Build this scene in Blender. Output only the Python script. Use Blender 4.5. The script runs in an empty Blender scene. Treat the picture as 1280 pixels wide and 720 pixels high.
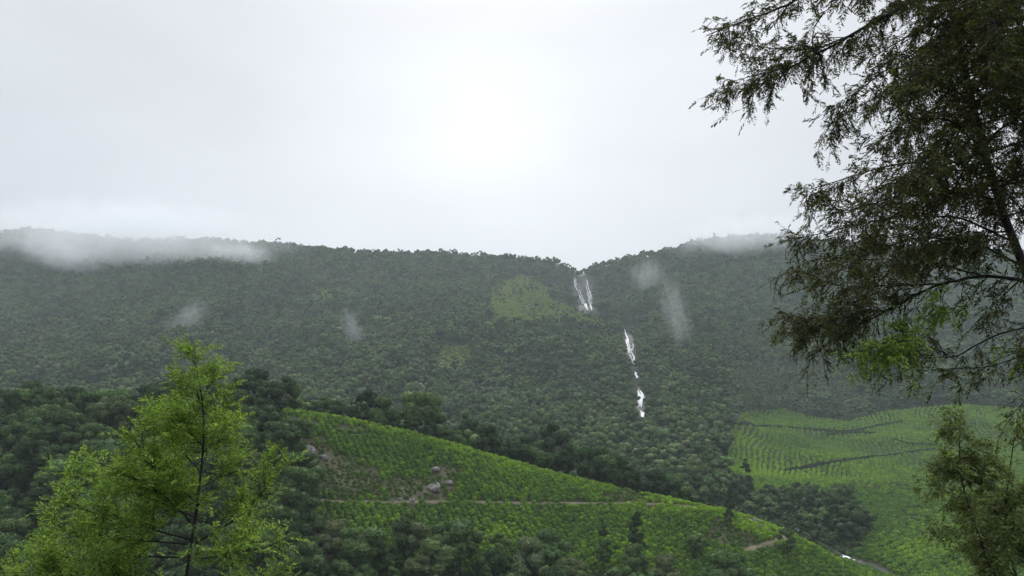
import bpy, math, random
import numpy as np
from mathutils import Vector

# ------------------------------------------------------------------ camera
SC = bpy.context.scene
COL = SC.collection
PITCH = math.radians(8.0)
F = 1005.0                                    # focal length in pixels of the 1280 x 720 photograph
cam_d = bpy.data.cameras.new("camera")
cam_d.sensor_width = 36.0
cam_d.lens = 36.0 * F / 1280.0
cam_d.clip_start = 0.1
cam_d.clip_end = 12000
cam = bpy.data.objects.new("camera", cam_d)
COL.objects.link(cam)
cam.location = (0, 0, 0)
cam.rotation_euler = (math.pi / 2 + PITCH, 0, 0)
SC.camera = cam

# ------------------------------------------------------------------ sky, sun, exposure
SUN_EL, SUN_AZ = math.radians(42.0), math.radians(-1.8)     # azimuth from +Y towards +X
sun_dir = Vector((math.sin(SUN_AZ) * math.cos(SUN_EL), math.cos(SUN_AZ) * math.cos(SUN_EL), math.sin(SUN_EL)))
world = bpy.data.worlds.new("World")
SC.world = world
world.use_nodes = True
nt = world.node_tree
nt.nodes.clear()


def N(tree, typ, **kw):
    n = tree.nodes.new(typ)
    for k, v in kw.items():
        setattr(n, k, v)
    return n


def math_node(tree, op, a, b=None, c=None, clamp=False):
    n = N(tree, "ShaderNodeMath", operation=op, use_clamp=clamp)
    for i, s in enumerate((a, b, c)):
        if s is None:
            continue
        if hasattr(s, "is_output"):
            tree.links.new(s, n.inputs[i])
        else:
            n.inputs[i].default_value = s
    return n.outputs[0]


def mix_col(tree, fac, a, b, blend="MIX"):
    n = N(tree, "ShaderNodeMix", data_type="RGBA", blend_type=blend)
    for s, sock in ((fac, n.inputs[0]), (a, n.inputs[6]), (b, n.inputs[7])):
        if hasattr(s, "is_output"):
            tree.links.new(s, sock)
        elif isinstance(s, (tuple, list)):
            sock.default_value = tuple(s) + (1.0,) * (4 - len(s))
        else:
            sock.default_value = s
    return n.outputs[2]


out = N(nt, "ShaderNodeOutputWorld")
sky = N(nt, "ShaderNodeTexSky", sky_type="NISHITA", sun_disc=False)
sky.sun_elevation = SUN_EL
sky.sun_rotation = SUN_AZ
sky.air_density = 1.0
sky.dust_density = 4.0
bg1 = N(nt, "ShaderNodeBackground")
bg1.inputs[1].default_value = 0.05
nt.links.new(sky.outputs[0], bg1.inputs[0])
geo = N(nt, "ShaderNodeTexCoord")
nz = N(nt, "ShaderNodeTexNoise")
nz.inputs["Scale"].default_value = 2.2
nz.inputs["Detail"].default_value = 4
nz.inputs["Roughness"].default_value = 0.5
mp = N(nt, "ShaderNodeMapping")
mp.inputs["Scale"].default_value = (1.0, 1.0, 2.2)
nt.links.new(geo.outputs["Generated"], mp.inputs[0])
nt.links.new(mp.outputs[0], nz.inputs[0])
dot = N(nt, "ShaderNodeVectorMath", operation="DOT_PRODUCT")
nt.links.new(geo.outputs["Generated"], dot.inputs[0])
dot.inputs[1].default_value = sun_dir
thin = Vector((-0.030, 0.945, 0.325)).normalized()          # where the cloud deck is thinnest
dot2 = N(nt, "ShaderNodeVectorMath", operation="DOT_PRODUCT")
nt.links.new(mp.outputs[0], dot2.inputs[0])
nt.links.new(geo.outputs["Generated"], dot2.inputs[0])
dot2.inputs[1].default_value = thin
d2 = math_node(nt, "MAXIMUM", dot2.outputs["Value"], 0.0)
d0 = math_node(nt, "MAXIMUM", dot.outputs["Value"], 0.0)
g1 = math_node(nt, "ADD", math_node(nt, "MULTIPLY", math_node(nt, "POWER", d2, 300.0), 0.07),
               math_node(nt, "MULTIPLY", math_node(nt, "POWER", d2, 30.0), 0.11))
g2 = math_node(nt, "MULTIPLY", math_node(nt, "POWER", d0, 5.0), 0.10)
cl = math_node(nt, "MULTIPLY_ADD", math_node(nt, "SUBTRACT", nz.outputs["Fac"], 0.5), 0.26, 0.60)
sep = N(nt, "ShaderNodeSeparateXYZ")
nt.links.new(geo.outputs["Generated"], sep.inputs[0])
zen = math_node(nt, "MULTIPLY", math_node(nt, "SMOOTH_MIN", math_node(nt, "MAXIMUM", math_node(nt, "SUBTRACT", sep.outputs["Z"], 0.45), 0.0), 1.0, 0.1), 2.2)
lum = math_node(nt, "ADD", math_node(nt, "ADD", math_node(nt, "ADD", g1, g2), cl), zen)   # an overcast sky grows brighter overhead
ccol = mix_col(nt, math_node(nt, "MULTIPLY", d0, d0), (0.905, 0.962, 1.045), (0.945, 0.98, 1.035))
bg2 = N(nt, "ShaderNodeBackground")
nt.links.new(ccol, bg2.inputs[0])
nt.links.new(lum, bg2.inputs[1])
mixw = N(nt, "ShaderNodeMixShader")
mixw.inputs[0].default_value = 0.95            # closed cloud deck in front of the clear sky
nt.links.new(bg1.outputs[0], mixw.inputs[1])
nt.links.new(bg2.outputs[0], mixw.inputs[2])
nt.links.new(mixw.outputs[0], out.inputs[0])

sun_l = bpy.data.lights.new("sun", "SUN")
sun_l.energy = 1.5
sun_l.angle = math.radians(14)
sun_l.color = (1.0, 0.96, 0.9)
sun_o = bpy.data.objects.new("sun", sun_l)
COL.objects.link(sun_o)
sun_o.rotation_euler = (-sun_dir).to_track_quat("-Z", "Y").to_euler()

SC.view_settings.view_transform = "Standard"
SC.view_settings.look = "None"
SC.view_settings.exposure = 0.35
SC.view_settings.gamma = 1.0
SC.view_settings.use_curve_mapping = False
SC.render.engine = "CYCLES"
SC.cycles.use_denoising = True
SC.cycles.max_bounces = 5
SC.cycles.diffuse_bounces = 2
SC.cycles.glossy_bounces = 1
SC.cycles.transmission_bounces = 3
SC.cycles.volume_bounces = 3
SC.cycles.transparent_max_bounces = 8
SC.cycles.volume_step_rate = 0.4
SC.cycles.volume_max_steps = 128

rng = np.random.default_rng(11)
CP, SP = math.cos(PITCH), math.sin(PITCH)


# ------------------------------------------------------------------ helpers
def proj(x, y, z):
    d = y * CP + z * SP
    d = np.where(d < 0.5, 0.5, d)
    return 640 + F * x / d, 360 - F * (-y * SP + z * CP) / d


def ray(u, v):
    xc, yc = (u - 640) / F, (360 - v) / F
    return np.array([xc, CP - yc * SP, SP + yc * CP])


def at(u, v, D):
    r = ray(u, v)
    return r * (D / r[1])


def smooth(a, b, t):
    q = np.clip((t - a) / (b - a), 0, 1)
    return q * q * (3 - 2 * q)


_perm = np.random.default_rng(5).random((512, 512))


def vnoise(x, y):
    xi, yi = np.floor(x).astype(int), np.floor(y).astype(int)
    fx, fy = x - xi, y - yi
    fx, fy = fx * fx * (3 - 2 * fx), fy * fy * (3 - 2 * fy)
    g = lambda a, b: _perm[a & 511, b & 511]
    return ((g(xi, yi) * (1 - fx) + g(xi + 1, yi) * fx) * (1 - fy)
            + (g(xi, yi + 1) * (1 - fx) + g(xi + 1, yi + 1) * fx) * fy) * 2 - 1


def fbm(x, y, n=4):
    s, a, k = 0.0, 1.0, 0.0
    for i in range(n):
        s = s + a * vnoise(x * 2 ** i + 17.3 * i, y * 2 ** i + 5.1 * i)
        k += a
        a *= 0.5
    return s / k


def inpoly(u, v, poly):
    r = np.zeros(np.shape(u), bool)
    n = len(poly)
    for i in range(n):
        x1, y1 = poly[i]
        x2, y2 = poly[(i + 1) % n]
        if y1 == y2:
            continue
        c = ((y1 > v) != (y2 > v)) & (u < (x2 - x1) * (v - y1) / (y2 - y1) + x1)
        r ^= c
    return r


def smax(a, b, k):
    h = np.clip(0.5 + 0.5 * (a - b) / k, 0, 1)
    return b * (1 - h) + a * h + k * h * (1 - h)


def mesh_obj(name, V, Fc, mat, parent=None, smooth_shade=False, link=True):
    me = bpy.data.meshes.new(name)
    V = np.asarray(V, dtype=np.float32).reshape(-1, 3)
    if isinstance(Fc, np.ndarray):
        nf, k = Fc.shape
        me.vertices.add(len(V))
        me.vertices.foreach_set("co", V.ravel())
        me.loops.add(nf * k)
        me.loops.foreach_set("vertex_index", Fc.astype(np.int32).ravel())
        me.polygons.add(nf)
        me.polygons.foreach_set("loop_start", np.arange(0, nf * k, k, dtype=np.int32))
        me.polygons.foreach_set("loop_total", np.full(nf, k, dtype=np.int32))
        me.update(calc_edges=True)
    else:
        me.from_pydata(V.tolist(), [], Fc)
        me.update()
    if smooth_shade:
        me.polygons.foreach_set("use_smooth", np.ones(len(me.polygons), bool))
    for m in (mat if isinstance(mat, (list, tuple)) else [mat]):
        me.materials.append(m)
    o = bpy.data.objects.new(name, me)
    if link:
        COL.objects.link(o)
    if parent:
        o.parent = parent
    return o


def tag(o, label=None, cat=None, group=None, kind=None):
    for k, v in (("label", label), ("category", cat), ("group", group), ("kind", kind)):
        if v:
            o[k] = v
    return o


def empty(name, loc):
    o = bpy.data.objects.new(name, None)
    COL.objects.link(o)
    o.location = loc
    o.empty_display_size = 0.5
    return o


# ------------------------------------------------------------------ materials
def new_mat(name):
    m = bpy.data.materials.new(name)
    m.use_nodes = True
    t = m.node_tree
    t.nodes.clear()
    o = N(t, "ShaderNodeOutputMaterial")
    return m, t, o


def ramp(t, fac, stops):
    r = N(t, "ShaderNodeValToRGB")
    e = r.color_ramp.elements
    while len(e) < len(stops):
        e.new(0.5)
    for el, (p, c) in zip(e, stops):
        el.position = p
        el.color = tuple(c) + (1,)
    t.links.new(fac, r.inputs[0])
    return r.outputs[0]


def leaf_mat(name, stops, trans=0.35, vary=0.35, use_tint=True, rough=0.7, spec=0.08, tcol=(1.25, 1.35, 0.6)):
    """foliage: colour from a per-plant tint, varied leaf by leaf, part of the light passing through the blade"""
    m, t, o = new_mat(name)
    info = N(t, "ShaderNodeObjectInfo")
    if use_tint:
        at_ = N(t, "ShaderNodeAttribute", attribute_type="INSTANCER", attribute_name="tint")
        f = math_node(t, "ADD", at_.outputs["Fac"],
                      math_node(t, "MULTIPLY", math_node(t, "SUBTRACT", info.outputs["Random"], 0.5), 0.3), clamp=True)
    else:
        f = info.outputs["Random"]
        g_ = N(t, "ShaderNodeNewGeometry")
        f = g_.outputs["Random Per Island"]
    col = ramp(t, f, stops)
    gm = N(t, "ShaderNodeNewGeometry")
    hsv = N(t, "ShaderNodeHueSaturation")
    t.links.new(col, hsv.inputs["Color"])
    r2 = math_node(t, "MULTIPLY_ADD", gm.outputs["Random Per Island"], 2 * vary, 1 - vary)
    t.links.new(r2, hsv.inputs["Value"])
    hsv.inputs["Saturation"].default_value = 1.0
    p = N(t, "ShaderNodeBsdfPrincipled")
    t.links.new(hsv.outputs[0], p.inputs["Base Color"])
    p.inputs["Roughness"].default_value = rough
    p.inputs["Specular IOR Level"].default_value = spec
    tr = N(t, "ShaderNodeBsdfTranslucent")
    tc = mix_col(t, 1.0, hsv.outputs[0], tcol, "MULTIPLY")
    t.links.new(tc, tr.inputs[0])
    mx = N(t, "ShaderNodeMixShader")
    mx.inputs[0].default_value = trans
    t.links.new(p.outputs[0], mx.inputs[1])
    t.links.new(tr.outputs[0], mx.inputs[2])
    t.links.new(mx.outputs[0], o.inputs[0])
    return m


def plain_mat(name, c1, c2, scale=3.0, rough=0.85, bump=0.3, detail=6, coord="Object", spec=0.3):
    m, t, o = new_mat(name)
    tc = N(t, "ShaderNodeTexCoord")
    n = N(t, "ShaderNodeTexNoise")
    n.inputs["Scale"].default_value = scale
    n.inputs["Detail"].default_value = detail
    t.links.new(tc.outputs[coord], n.inputs[0])
    c = ramp(t, n.outputs["Fac"], [(0.3, c1), (0.7, c2)])
    p = N(t, "ShaderNodeBsdfPrincipled")
    p.inputs["Roughness"].default_value = rough
    p.inputs["Specular IOR Level"].default_value = spec
    t.links.new(c, p.inputs["Base Color"])
    b = N(t, "ShaderNodeBump")
    b.inputs["Strength"].default_value = bump
    t.links.new(n.outputs["Fac"], b.inputs["Height"])
    t.links.new(b.outputs[0], p.inputs["Normal"])
    t.links.new(p.outputs[0], o.inputs[0])
    return m


M_FOREST = leaf_mat("forest_leaves", [(0.0, (0.032, 0.057, 0.024)), (0.3, (0.060, 0.103, 0.038)),
                                      (0.55, (0.094, 0.158, 0.052)), (0.75, (0.114, 0.132, 0.060)),
                                      (1.0, (0.13, 0.195, 0.10))], trans=0.15, vary=0.25)
M_TEA = leaf_mat("tea_leaves", [(0.0, (0.060, 0.115, 0.024)), (0.45, (0.098, 0.182, 0.034)),
                                (1.0, (0.22, 0.35, 0.032))], trans=0.3, vary=0.4)
M_BARK = plain_mat("grey_brown_bark", (0.035, 0.028, 0.022), (0.10, 0.085, 0.07), 9.0)
M_DARKBARK = plain_mat("dark_wet_bark", (0.010, 0.009, 0.009), (0.035, 0.030, 0.028), 14.0)
M_ROCK = plain_mat("weathered_rock", (0.07, 0.07, 0.062), (0.27, 0.255, 0.235), 1.3, 0.8, 0.6)
M_DIRT = plain_mat("trodden_dirt", (0.085, 0.078, 0.045), (0.19, 0.165, 0.105), 0.8, 0.95, 0.4)
M_DRAIN = plain_mat("dark_damp_soil", (0.020, 0.018, 0.012), (0.06, 0.05, 0.03), 0.8, 0.95, 0.4)

# terrain material ------------------------------------------------------
M_GROUND, t, o = new_mat("hill_ground")
tcn = N(t, "ShaderNodeTexCoord")


def tnoise(scale, detail=6, rough=0.55):
    n = N(t, "ShaderNodeTexNoise")
    n.inputs["Scale"].default_value = scale
    n.inputs["Detail"].default_value = detail
    n.inputs["Roughness"].default_value = rough
    t.links.new(tcn.outputs["Object"], n.inputs[0])
    return n.outputs["Fac"]


def tattr(name):
    return N(t, "ShaderNodeAttribute", attribute_name=name).outputs["Fac"]


n_s, n_m, n_l = tnoise(1.2), tnoise(0.15), tnoise(0.02)
c_for = ramp(t, n_s, [(0.3, (0.018, 0.022, 0.012)), (0.7, (0.040, 0.050, 0.024))])
c_tea = ramp(t, n_s, [(0.3, (0.016, 0.020, 0.009)), (0.7, (0.038, 0.046, 0.016))])
c_gr = ramp(t, n_m, [(0.3, (0.040, 0.062, 0.016)), (0.7, (0.066, 0.094, 0.022))])
c_gr = mix_col(t, ramp(t, tnoise(0.035, 5), [(0.45, (0, 0, 0)), (0.75, (0.7, 0.7, 0.7))]), c_gr, (0.055, 0.056, 0.024))
c_so = ramp(t, n_s, [(0.3, (0.050, 0.040, 0.028)), (0.45, (0.075, 0.064, 0.040)), (0.6, (0.075, 0.092, 0.038))])
c_ro = ramp(t, n_m, [(0.3, (0.05, 0.05, 0.046)), (0.7, (0.20, 0.185, 0.165))])
c = mix_col(t, tattr("tea"), c_for, c_tea)
c = mix_col(t, tattr("grass"), c, c_gr)
c = mix_col(t, tattr("soil"), c, c_so)
c = mix_col(t, tattr("rock"), c, c_ro)
p = N(t, "ShaderNodeBsdfPrincipled")
p.inputs["Roughness"].default_value = 0.9
p.inputs["Specular IOR Level"].default_value = 0.2
t.links.new(c, p.inputs["Base Color"])
b = N(t, "ShaderNodeBump")
b.inputs["Strength"].default_value = 0.6
b.inputs["Distance"].default_value = 0.4
t.links.new(n_s, b.inputs["Height"])
t.links.new(b.outputs[0], p.inputs["Normal"])
t.links.new(p.outputs[0], o.inputs[0])

# ------------------------------------------------------------------ terrain height field (camera eye at z = 0)
RIDGE_D = 1150.0
ridge_uv = np.array([(-900, 330), (-500, 318), (-200, 312), (0, 296), (22, 289), (60, 293), (150, 303), (250, 303), (330, 307),
                     (380, 314), (450, 319), (520, 321), (600, 322), (660, 326), (700, 331), (716, 335), (724, 342), (732, 337),
                     (745, 333), (770, 328), (830, 316), (900, 301), (950, 297), (1000, 302), (1100, 310), (1280, 318),
                     (1600, 330), (2200, 340)], float)
ridge_z = np.array([at(u, v, RIDGE_D)[2] for u, v in ridge_uv])
D_tab = np.array([0, 150, 200, 260, 300, 400, 500, 600, 750, 900, RIDGE_D])
z_left = np.array([-53, -52, -51, -47, -43, -27, -9, 14, 62, 114, 0.0])
z_right = np.array([-56, -55, -52, -47, -41.8, -36, -27, -11, 44, 103, 0.0])
crest = np.array([(-700, 560, 240), (-200, 550, 215), (0, 542, 208), (180, 530, 206), (300, 516, 205), (350, 513, 205), (430, 524, 205),
                  (500, 538.5, 205), (570, 558, 205), (640, 578, 205), (720, 600, 206), (800, 617, 207), (870, 632, 209),
                  (930, 645, 211), (980, 664, 216), (1030, 690, 222), (1080, 722, 228), (1150, 790, 236)], float)
crest_p = np.array([at(*c_) for c_ in crest])
_cx = np.linspace(crest_p[0, 0], crest_p[-1, 0], 400)
_k = np.hanning(11)
_k /= _k.sum()


def _sm(a):
    return np.convolve(np.pad(a, 5, mode="edge"), _k, mode="valid")


_cy, _cz = _sm(np.interp(_cx, crest_p[:, 0], crest_p[:, 1])), _sm(np.interp(_cx, crest_p[:, 0], crest_p[:, 2]))
gul_D = np.array([480, 560, 640, 720, 800, 870, 930, 1000, 1060, 1150])
gul_u = np.array([850, 825, 808, 803, 796, 788, 775, 742, 731, 724])
stream_uv = [(948, 640), (975, 652), (1000, 664), (1015, 673), (1036, 689), (1060, 700), (1090, 716), (1130, 745)]
stream_D = [320, 303, 288, 279, 268, 258, 250, 238]
stream_p = np.array([at(u, v, d) for (u, v), d in zip(stream_uv, stream_D)])


def crest_y(x):
    return np.interp(x, _cx, _cy)


def height(x, y):
    yy = np.maximum(y, 30.0)
    u = 640 + F * (x / yy) / 1.012
    # far side: valley floor rising into the forested mountain
    zl, zr = np.interp(y, D_tab[:-1], z_left[:-1]), np.interp(y, D_tab[:-1], z_right[:-1])
    w = smooth(850, 950, u)
    low = zl * (1 - w) + zr * w
    rz = np.interp(u, ridge_uv[:, 0], ridge_z)
    q = np.clip((y - 900) / (RIDGE_D - 900), 0, 1)
    z9 = z_left[-2] * (1 - w) + z_right[-2] * w
    far = z9 + (rz - z9) * (0.9 * q + 0.1 * q * q)
    z = np.where(y > 900, far, low)
    # smooth valley-to-mountain kinks a little with broad noise, spurs and gullies running down the slope
    ridgefade = 1 - smooth(RIDGE_D - 130, RIDGE_D, y) * 0.85
    amp = smooth(380, 650, y) * ridgefade * (1 - smooth(1500, 1900, y))
    run = 1 - np.abs(fbm(x / 150 + 3.0 + 0.15 * fbm(x / 300, y / 300, 2), y / 420 + 1.7, 3)) * 2
    z = z + amp * (run * 17 + fbm(x / 70, y / 70, 3) * 7 - 7)
    z = z + smooth(280, 360, y) * (1 - smooth(600, 700, y)) * w * fbm(x / 70 + 9, y / 70, 3) * 7.5
    # ravine of the falls with a cliff under the notch
    ug = np.interp(y, gul_D, gul_u)
    gd = (u - ug) / F * yy
    z = z - 10 * np.exp(-(gd / 22) ** 2) * smooth(480, 620, y) * (1 - smooth(1090, 1140, y) * 0.6)
    cl_ = np.exp(-(gd / 60) ** 2) * smooth(900, 1040, y) * (1 - smooth(RIDGE_D - 55, RIDGE_D - 12, y))
    z = z - 34 * cl_
    c2 = np.exp(-(gd / 45) ** 2) * smooth(700, 850, y) * (1 - smooth(885, 915, y))
    z = z - 14 * c2
    z = np.where(y > RIDGE_D, z - (y - RIDGE_D) * 0.28, z)
    # tea spur
    cy, cz = np.interp(x, _cx, _cy), np.interp(x, _cx, _cz)
    right = np.maximum(x - _cx[-1], 0)
    left = np.maximum(_cx[0] - x, 0)
    d = y - cy
    rr = np.sqrt(d * d + 9) - 3
    s = cz - np.where(d < 0, 0.50, 0.52) * rr + fbm(x / 22, y / 22, 3) * 0.9 * smooth(0, 14, np.abs(d)) - right * 0.4 - left * 0.05
    z = smax(z, s, 4.0)
    # the slope the photographer stands on
    n = -1.7 - 0.45 * np.maximum(y - 2.5, 0) + 0.16 * np.maximum(-y - 3, 0) + fbm(x / 15, y / 15, 3) * 0.35 * smooth(3, 20, np.abs(y)) 
    n = n + 0.05 * np.maximum(np.abs(x) - 30, 0) * (y < 60)
    z = smax(z, n, 3.0)
    # stream bed
    best = np.full(np.shape(x), 1e9)
    for i in range(len(stream_p) - 1):
        a, b_ = stream_p[i, :2], stream_p[i + 1, :2]
        e = b_ - a
        tt = np.clip(((x - a[0]) * e[0] + (y - a[1]) * e[1]) / (e @ e), 0, 1)
        best = np.minimum(best, np.hypot(x - a[0] - tt * e[0], y - a[1] - tt * e[1]))
    z = z - 1.8 * np.exp(-(best / 5.0) ** 2)
    return z


ys = [-140.0]
while ys[-1] < 1950:
    yv = ys[-1]
    ys.append(yv + (4 if yv < 0 else 1.3 + yv * 0.0042 if yv < 1180 else 18))
ys = np.array(ys)
SMAX, NS = 1.35, 521
ss = np.linspace(-SMAX, SMAX, NS)


def wid(y):
    return np.maximum(y, 0) + 70.0


GX = ss[None, :] * wid(ys)[:, None]
GY = np.repeat(ys[:, None], NS, 1)
GZ = height(GX, GY)


def H(x, y):
    """height of the terrain mesh itself (bilinear on its grid)"""
    x, y = np.asarray(x, float), np.asarray(y, float)
    i = np.clip(np.searchsorted(ys, y) - 1, 0, len(ys) - 2)
    fy = np.clip((y - ys[i]) / (ys[i + 1] - ys[i]), 0, 1)
    sj = (x / wid(y) + SMAX) / (2 * SMAX) * (NS - 1)
    j = np.clip(np.floor(sj).astype(int), 0, NS - 2)
    fx = np.clip(sj - j, 0, 1)
    return ((GZ[i, j] * (1 - fx) + GZ[i, j + 1] * fx) * (1 - fy) + (GZ[i + 1, j] * (1 - fx) + GZ[i + 1, j + 1] * fx) * fy)


_Ds = np.concatenate([np.arange(60, 300, 0.5), np.arange(300, 1250, 1.5)])


def hit(u, v, dmin=60):
    """first point of the terrain seen through a pixel"""
    r = ray(u, v)
    D = _Ds[_Ds >= dmin]
    P_ = r[None, :] * (D / r[1])[:, None]
    below = P_[:, 2] < H(P_[:, 0], P_[:, 1])
    k = int(np.argmax(below)) if below.any() else len(D) - 1
    return np.array([P_[k, 0], P_[k, 1], float(H(P_[k, 0], P_[k, 1]))])


def visible(x, y, z, n=60):
    """is the point seen past the terrain in front of it"""
    r = np.ones(np.shape(x), bool)
    for q in np.linspace(0.12, 0.985, n):
        r &= (z * q) > H(x * q, y * q) - 0.3
    return r


# regions, as seen on the ground
TEA_SPUR = [(348, 505), (430, 500), (640, 560), (800, 600), (930, 630), (1040, 680), (1120, 720), (1120, 800), (1000, 800),
            (985, 745), (900, 748), (820, 738), (790, 718), (700, 716), (600, 720), (520, 712), (425, 705), (400, 660), (384, 610), (362, 560)]
TEA_RIGHT = [(903, 604), (906, 556), (926, 516), (982, 512), (1012, 521), (1060, 528), (1098, 516), (1150, 510), (1200, 506),
             (1300, 512), (1420, 560), (1420, 800), (1030, 800), (1028, 704), (1062, 692), (1090, 664), (1066, 634), (1040, 626), (965, 622), (940, 614), (912, 612)]
GRASS = [[(607, 412), (612, 362), (640, 344), (672, 342), (690, 365), (735, 398), (770, 406), (768, 416), (720, 404), (690, 410), (640, 412)],
         [(542, 464), (548, 434), (588, 432), (596, 458), (570, 468)],
         [(386, 378), (392, 362), (412, 362), (420, 376)]]
BARE = [[(372, 548), (410, 556), (440, 578), (470, 588), (478, 618), (440, 622), (400, 610), (380, 575)],
        [(478, 610), (490, 594), (545, 600), (548, 582), (575, 586), (566, 612), (550, 622), (480, 624)],
        [(745, 624), (760, 611), (790, 614), (815, 622), (800, 628)],
        [(880, 650), (900, 652), (935, 668), (950, 680), (915, 688), (880, 672)],
        [(1030, 618), (1040, 606), (1130, 602), (1140, 612), (1110, 618)],
        [(1115, 640), (1140, 632), (1150, 640), (1125, 650)]]
GROVE = [(905, 640), (912, 612), (940, 614), (965, 622), (1040, 626), (1066, 634), (1092, 660), (1064, 690), (1036, 696), (1000, 672), (960, 652), (930, 640)]


def region(x, y):
    """tea, right-hand tea, grass, bare-soil masks for ground points"""
    z = H(x, y)
    u, v = proj(x, y, z)
    front = (y < crest_y(x) + 3) & (y > 115) & (x < 118)
    tea = front & inpoly(u, v, TEA_SPUR)
    far = ((y > crest_y(x) + 18) | ((x > 88) & (y > 140))) & (y < 640)
    tear = far & inpoly(u, v, TEA_RIGHT)
    gr = np.zeros(np.shape(x), bool)
    for g in GRASS:
        gr |= inpoly(u + fbm(x / 25, y / 25, 3) * 14, v + fbm(x / 25 + 5, y / 25, 3) * 9, g)
    gr &= (y > 380)
    ba = np.zeros(np.shape(x), bool)
    for g in BARE[:4]:
        ba |= inpoly(u + fbm(x / 6, y / 6, 2) * 10, v + fbm(x / 6 + 7, y / 6, 2) * 6, g) & front
    for g in BARE[4:]:
        ba |= inpoly(u + fbm(x / 12, y / 12, 3) * 26, v + fbm(x / 12 + 7, y / 12, 3) * 10, g) & far
    return tea, tear, gr, ba, u, v


tea_m, tear_m, gr_m, ba_m, GU, GV = region(GX, GY)


def gblur(a, n=1):
    a = a.astype(float)
    for _ in range(n):
        q = np.pad(a, 1, mode="edge")
        a = (q[1:-1, 1:-1] * 2 + q[:-2, 1:-1] + q[2:, 1:-1] + q[1:-1, :-2] + q[1:-1, 2:]) / 6
    return a


rock_m = np.zeros_like(GX)
for (ru, rv, rw, rh) in ((729, 366, 17, 26), (765, 406, 14, 6), (787, 432, 7, 22), (800, 505, 6, 22), (708, 398, 12, 8)):
    rock_m = np.maximum(rock_m, np.exp(-((GU - ru) / rw) ** 2 - ((GV - rv) / rh) ** 2) * (GY > 450) * (GY < RIDGE_D + 5))
rock_m = smooth(0.3, 0.7, rock_m + fbm(GX / 12, GY / 12, 2) * 0.2)
idx = np.arange(GX.size).reshape(GX.shape)
Fq = np.stack([idx[:-1, :-1], idx[:-1, 1:], idx[1:, 1:], idx[1:, :-1]], -1).reshape(-1, 4)
ground = mesh_obj("ground", np.stack([GX, GY, GZ], -1), Fq, M_GROUND, smooth_shade=True)
for nm, arr in (("tea", gblur(tea_m | tear_m)), ("grass", gblur(gr_m, 2)), ("soil", gblur(ba_m, 1)), ("rock", rock_m)):
    a = ground.data.attributes.new(nm, "FLOAT", "POINT")
    a.data.foreach_set("value", arr.astype(np.float32).ravel())
tag(ground, "hillsides, valley floor and mountain slope as one sheet of ground", kind="structure")


# ------------------------------------------------------------------ plant shapes
def unit(n, r):
    d = r.normal(size=(n, 3))
    return d / np.linalg.norm(d, axis=1)[:, None]


def quads_to(Vl, size, nrm, r, aspect=1.0):
    """leaf-sized rhombic faces at the points Vl, facing about nrm"""
    n = len(Vl)
    tmp = unit(n, r)
    a = np.cross(nrm, tmp)
    a /= np.linalg.norm(a, axis=1)[:, None] + 1e-9
    b_ = np.cross(nrm, a)
    sa, sb = size[:, None] * aspect, size[:, None]
    fold = nrm * size[:, None] * 0.25
    V = np.stack([Vl - a * sa, Vl - b_ * sb + fold, Vl + a * sa, Vl + b_ * sb + fold], 1).reshape(-1, 3)
    Fc = np.arange(4 * n).reshape(n, 4)
    return V, Fc


_oct = np.array([(1, 0, 0), (-1, 0, 0), (0, 1, 0), (0, -1, 0), (0, 0, 1), (0, 0, -1)], float)
_octf = [(0, 2, 4), (2, 1, 4), (1, 3, 4), (3, 0, 4), (2, 0, 5), (1, 2, 5), (3, 1, 5), (0, 3, 5)]


_ball, _ballf = [(0, 0, 1.0)], []
for i_ in range(1, 4):
    for j_ in range(7):
        a_, th_ = j_ * 2 * math.pi / 7 + i_ * 0.4, math.pi * i_ / 4
        _ball.append((math.sin(th_) * math.cos(a_), math.sin(th_) * math.sin(a_), math.cos(th_)))
_ball.append((0, 0, -1.0))
for j_ in range(7):
    k_ = (j_ + 1) % 7
    _ballf.append((0, 1 + j_, 1 + k_))
    _ballf += [(1 + j_, 8 + j_, 8 + k_, 1 + k_), (8 + j_, 15 + j_, 15 + k_, 8 + k_)]
    _ballf.append((15 + j_, 22, 15 + k_))
_ball = np.array(_ball)


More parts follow.
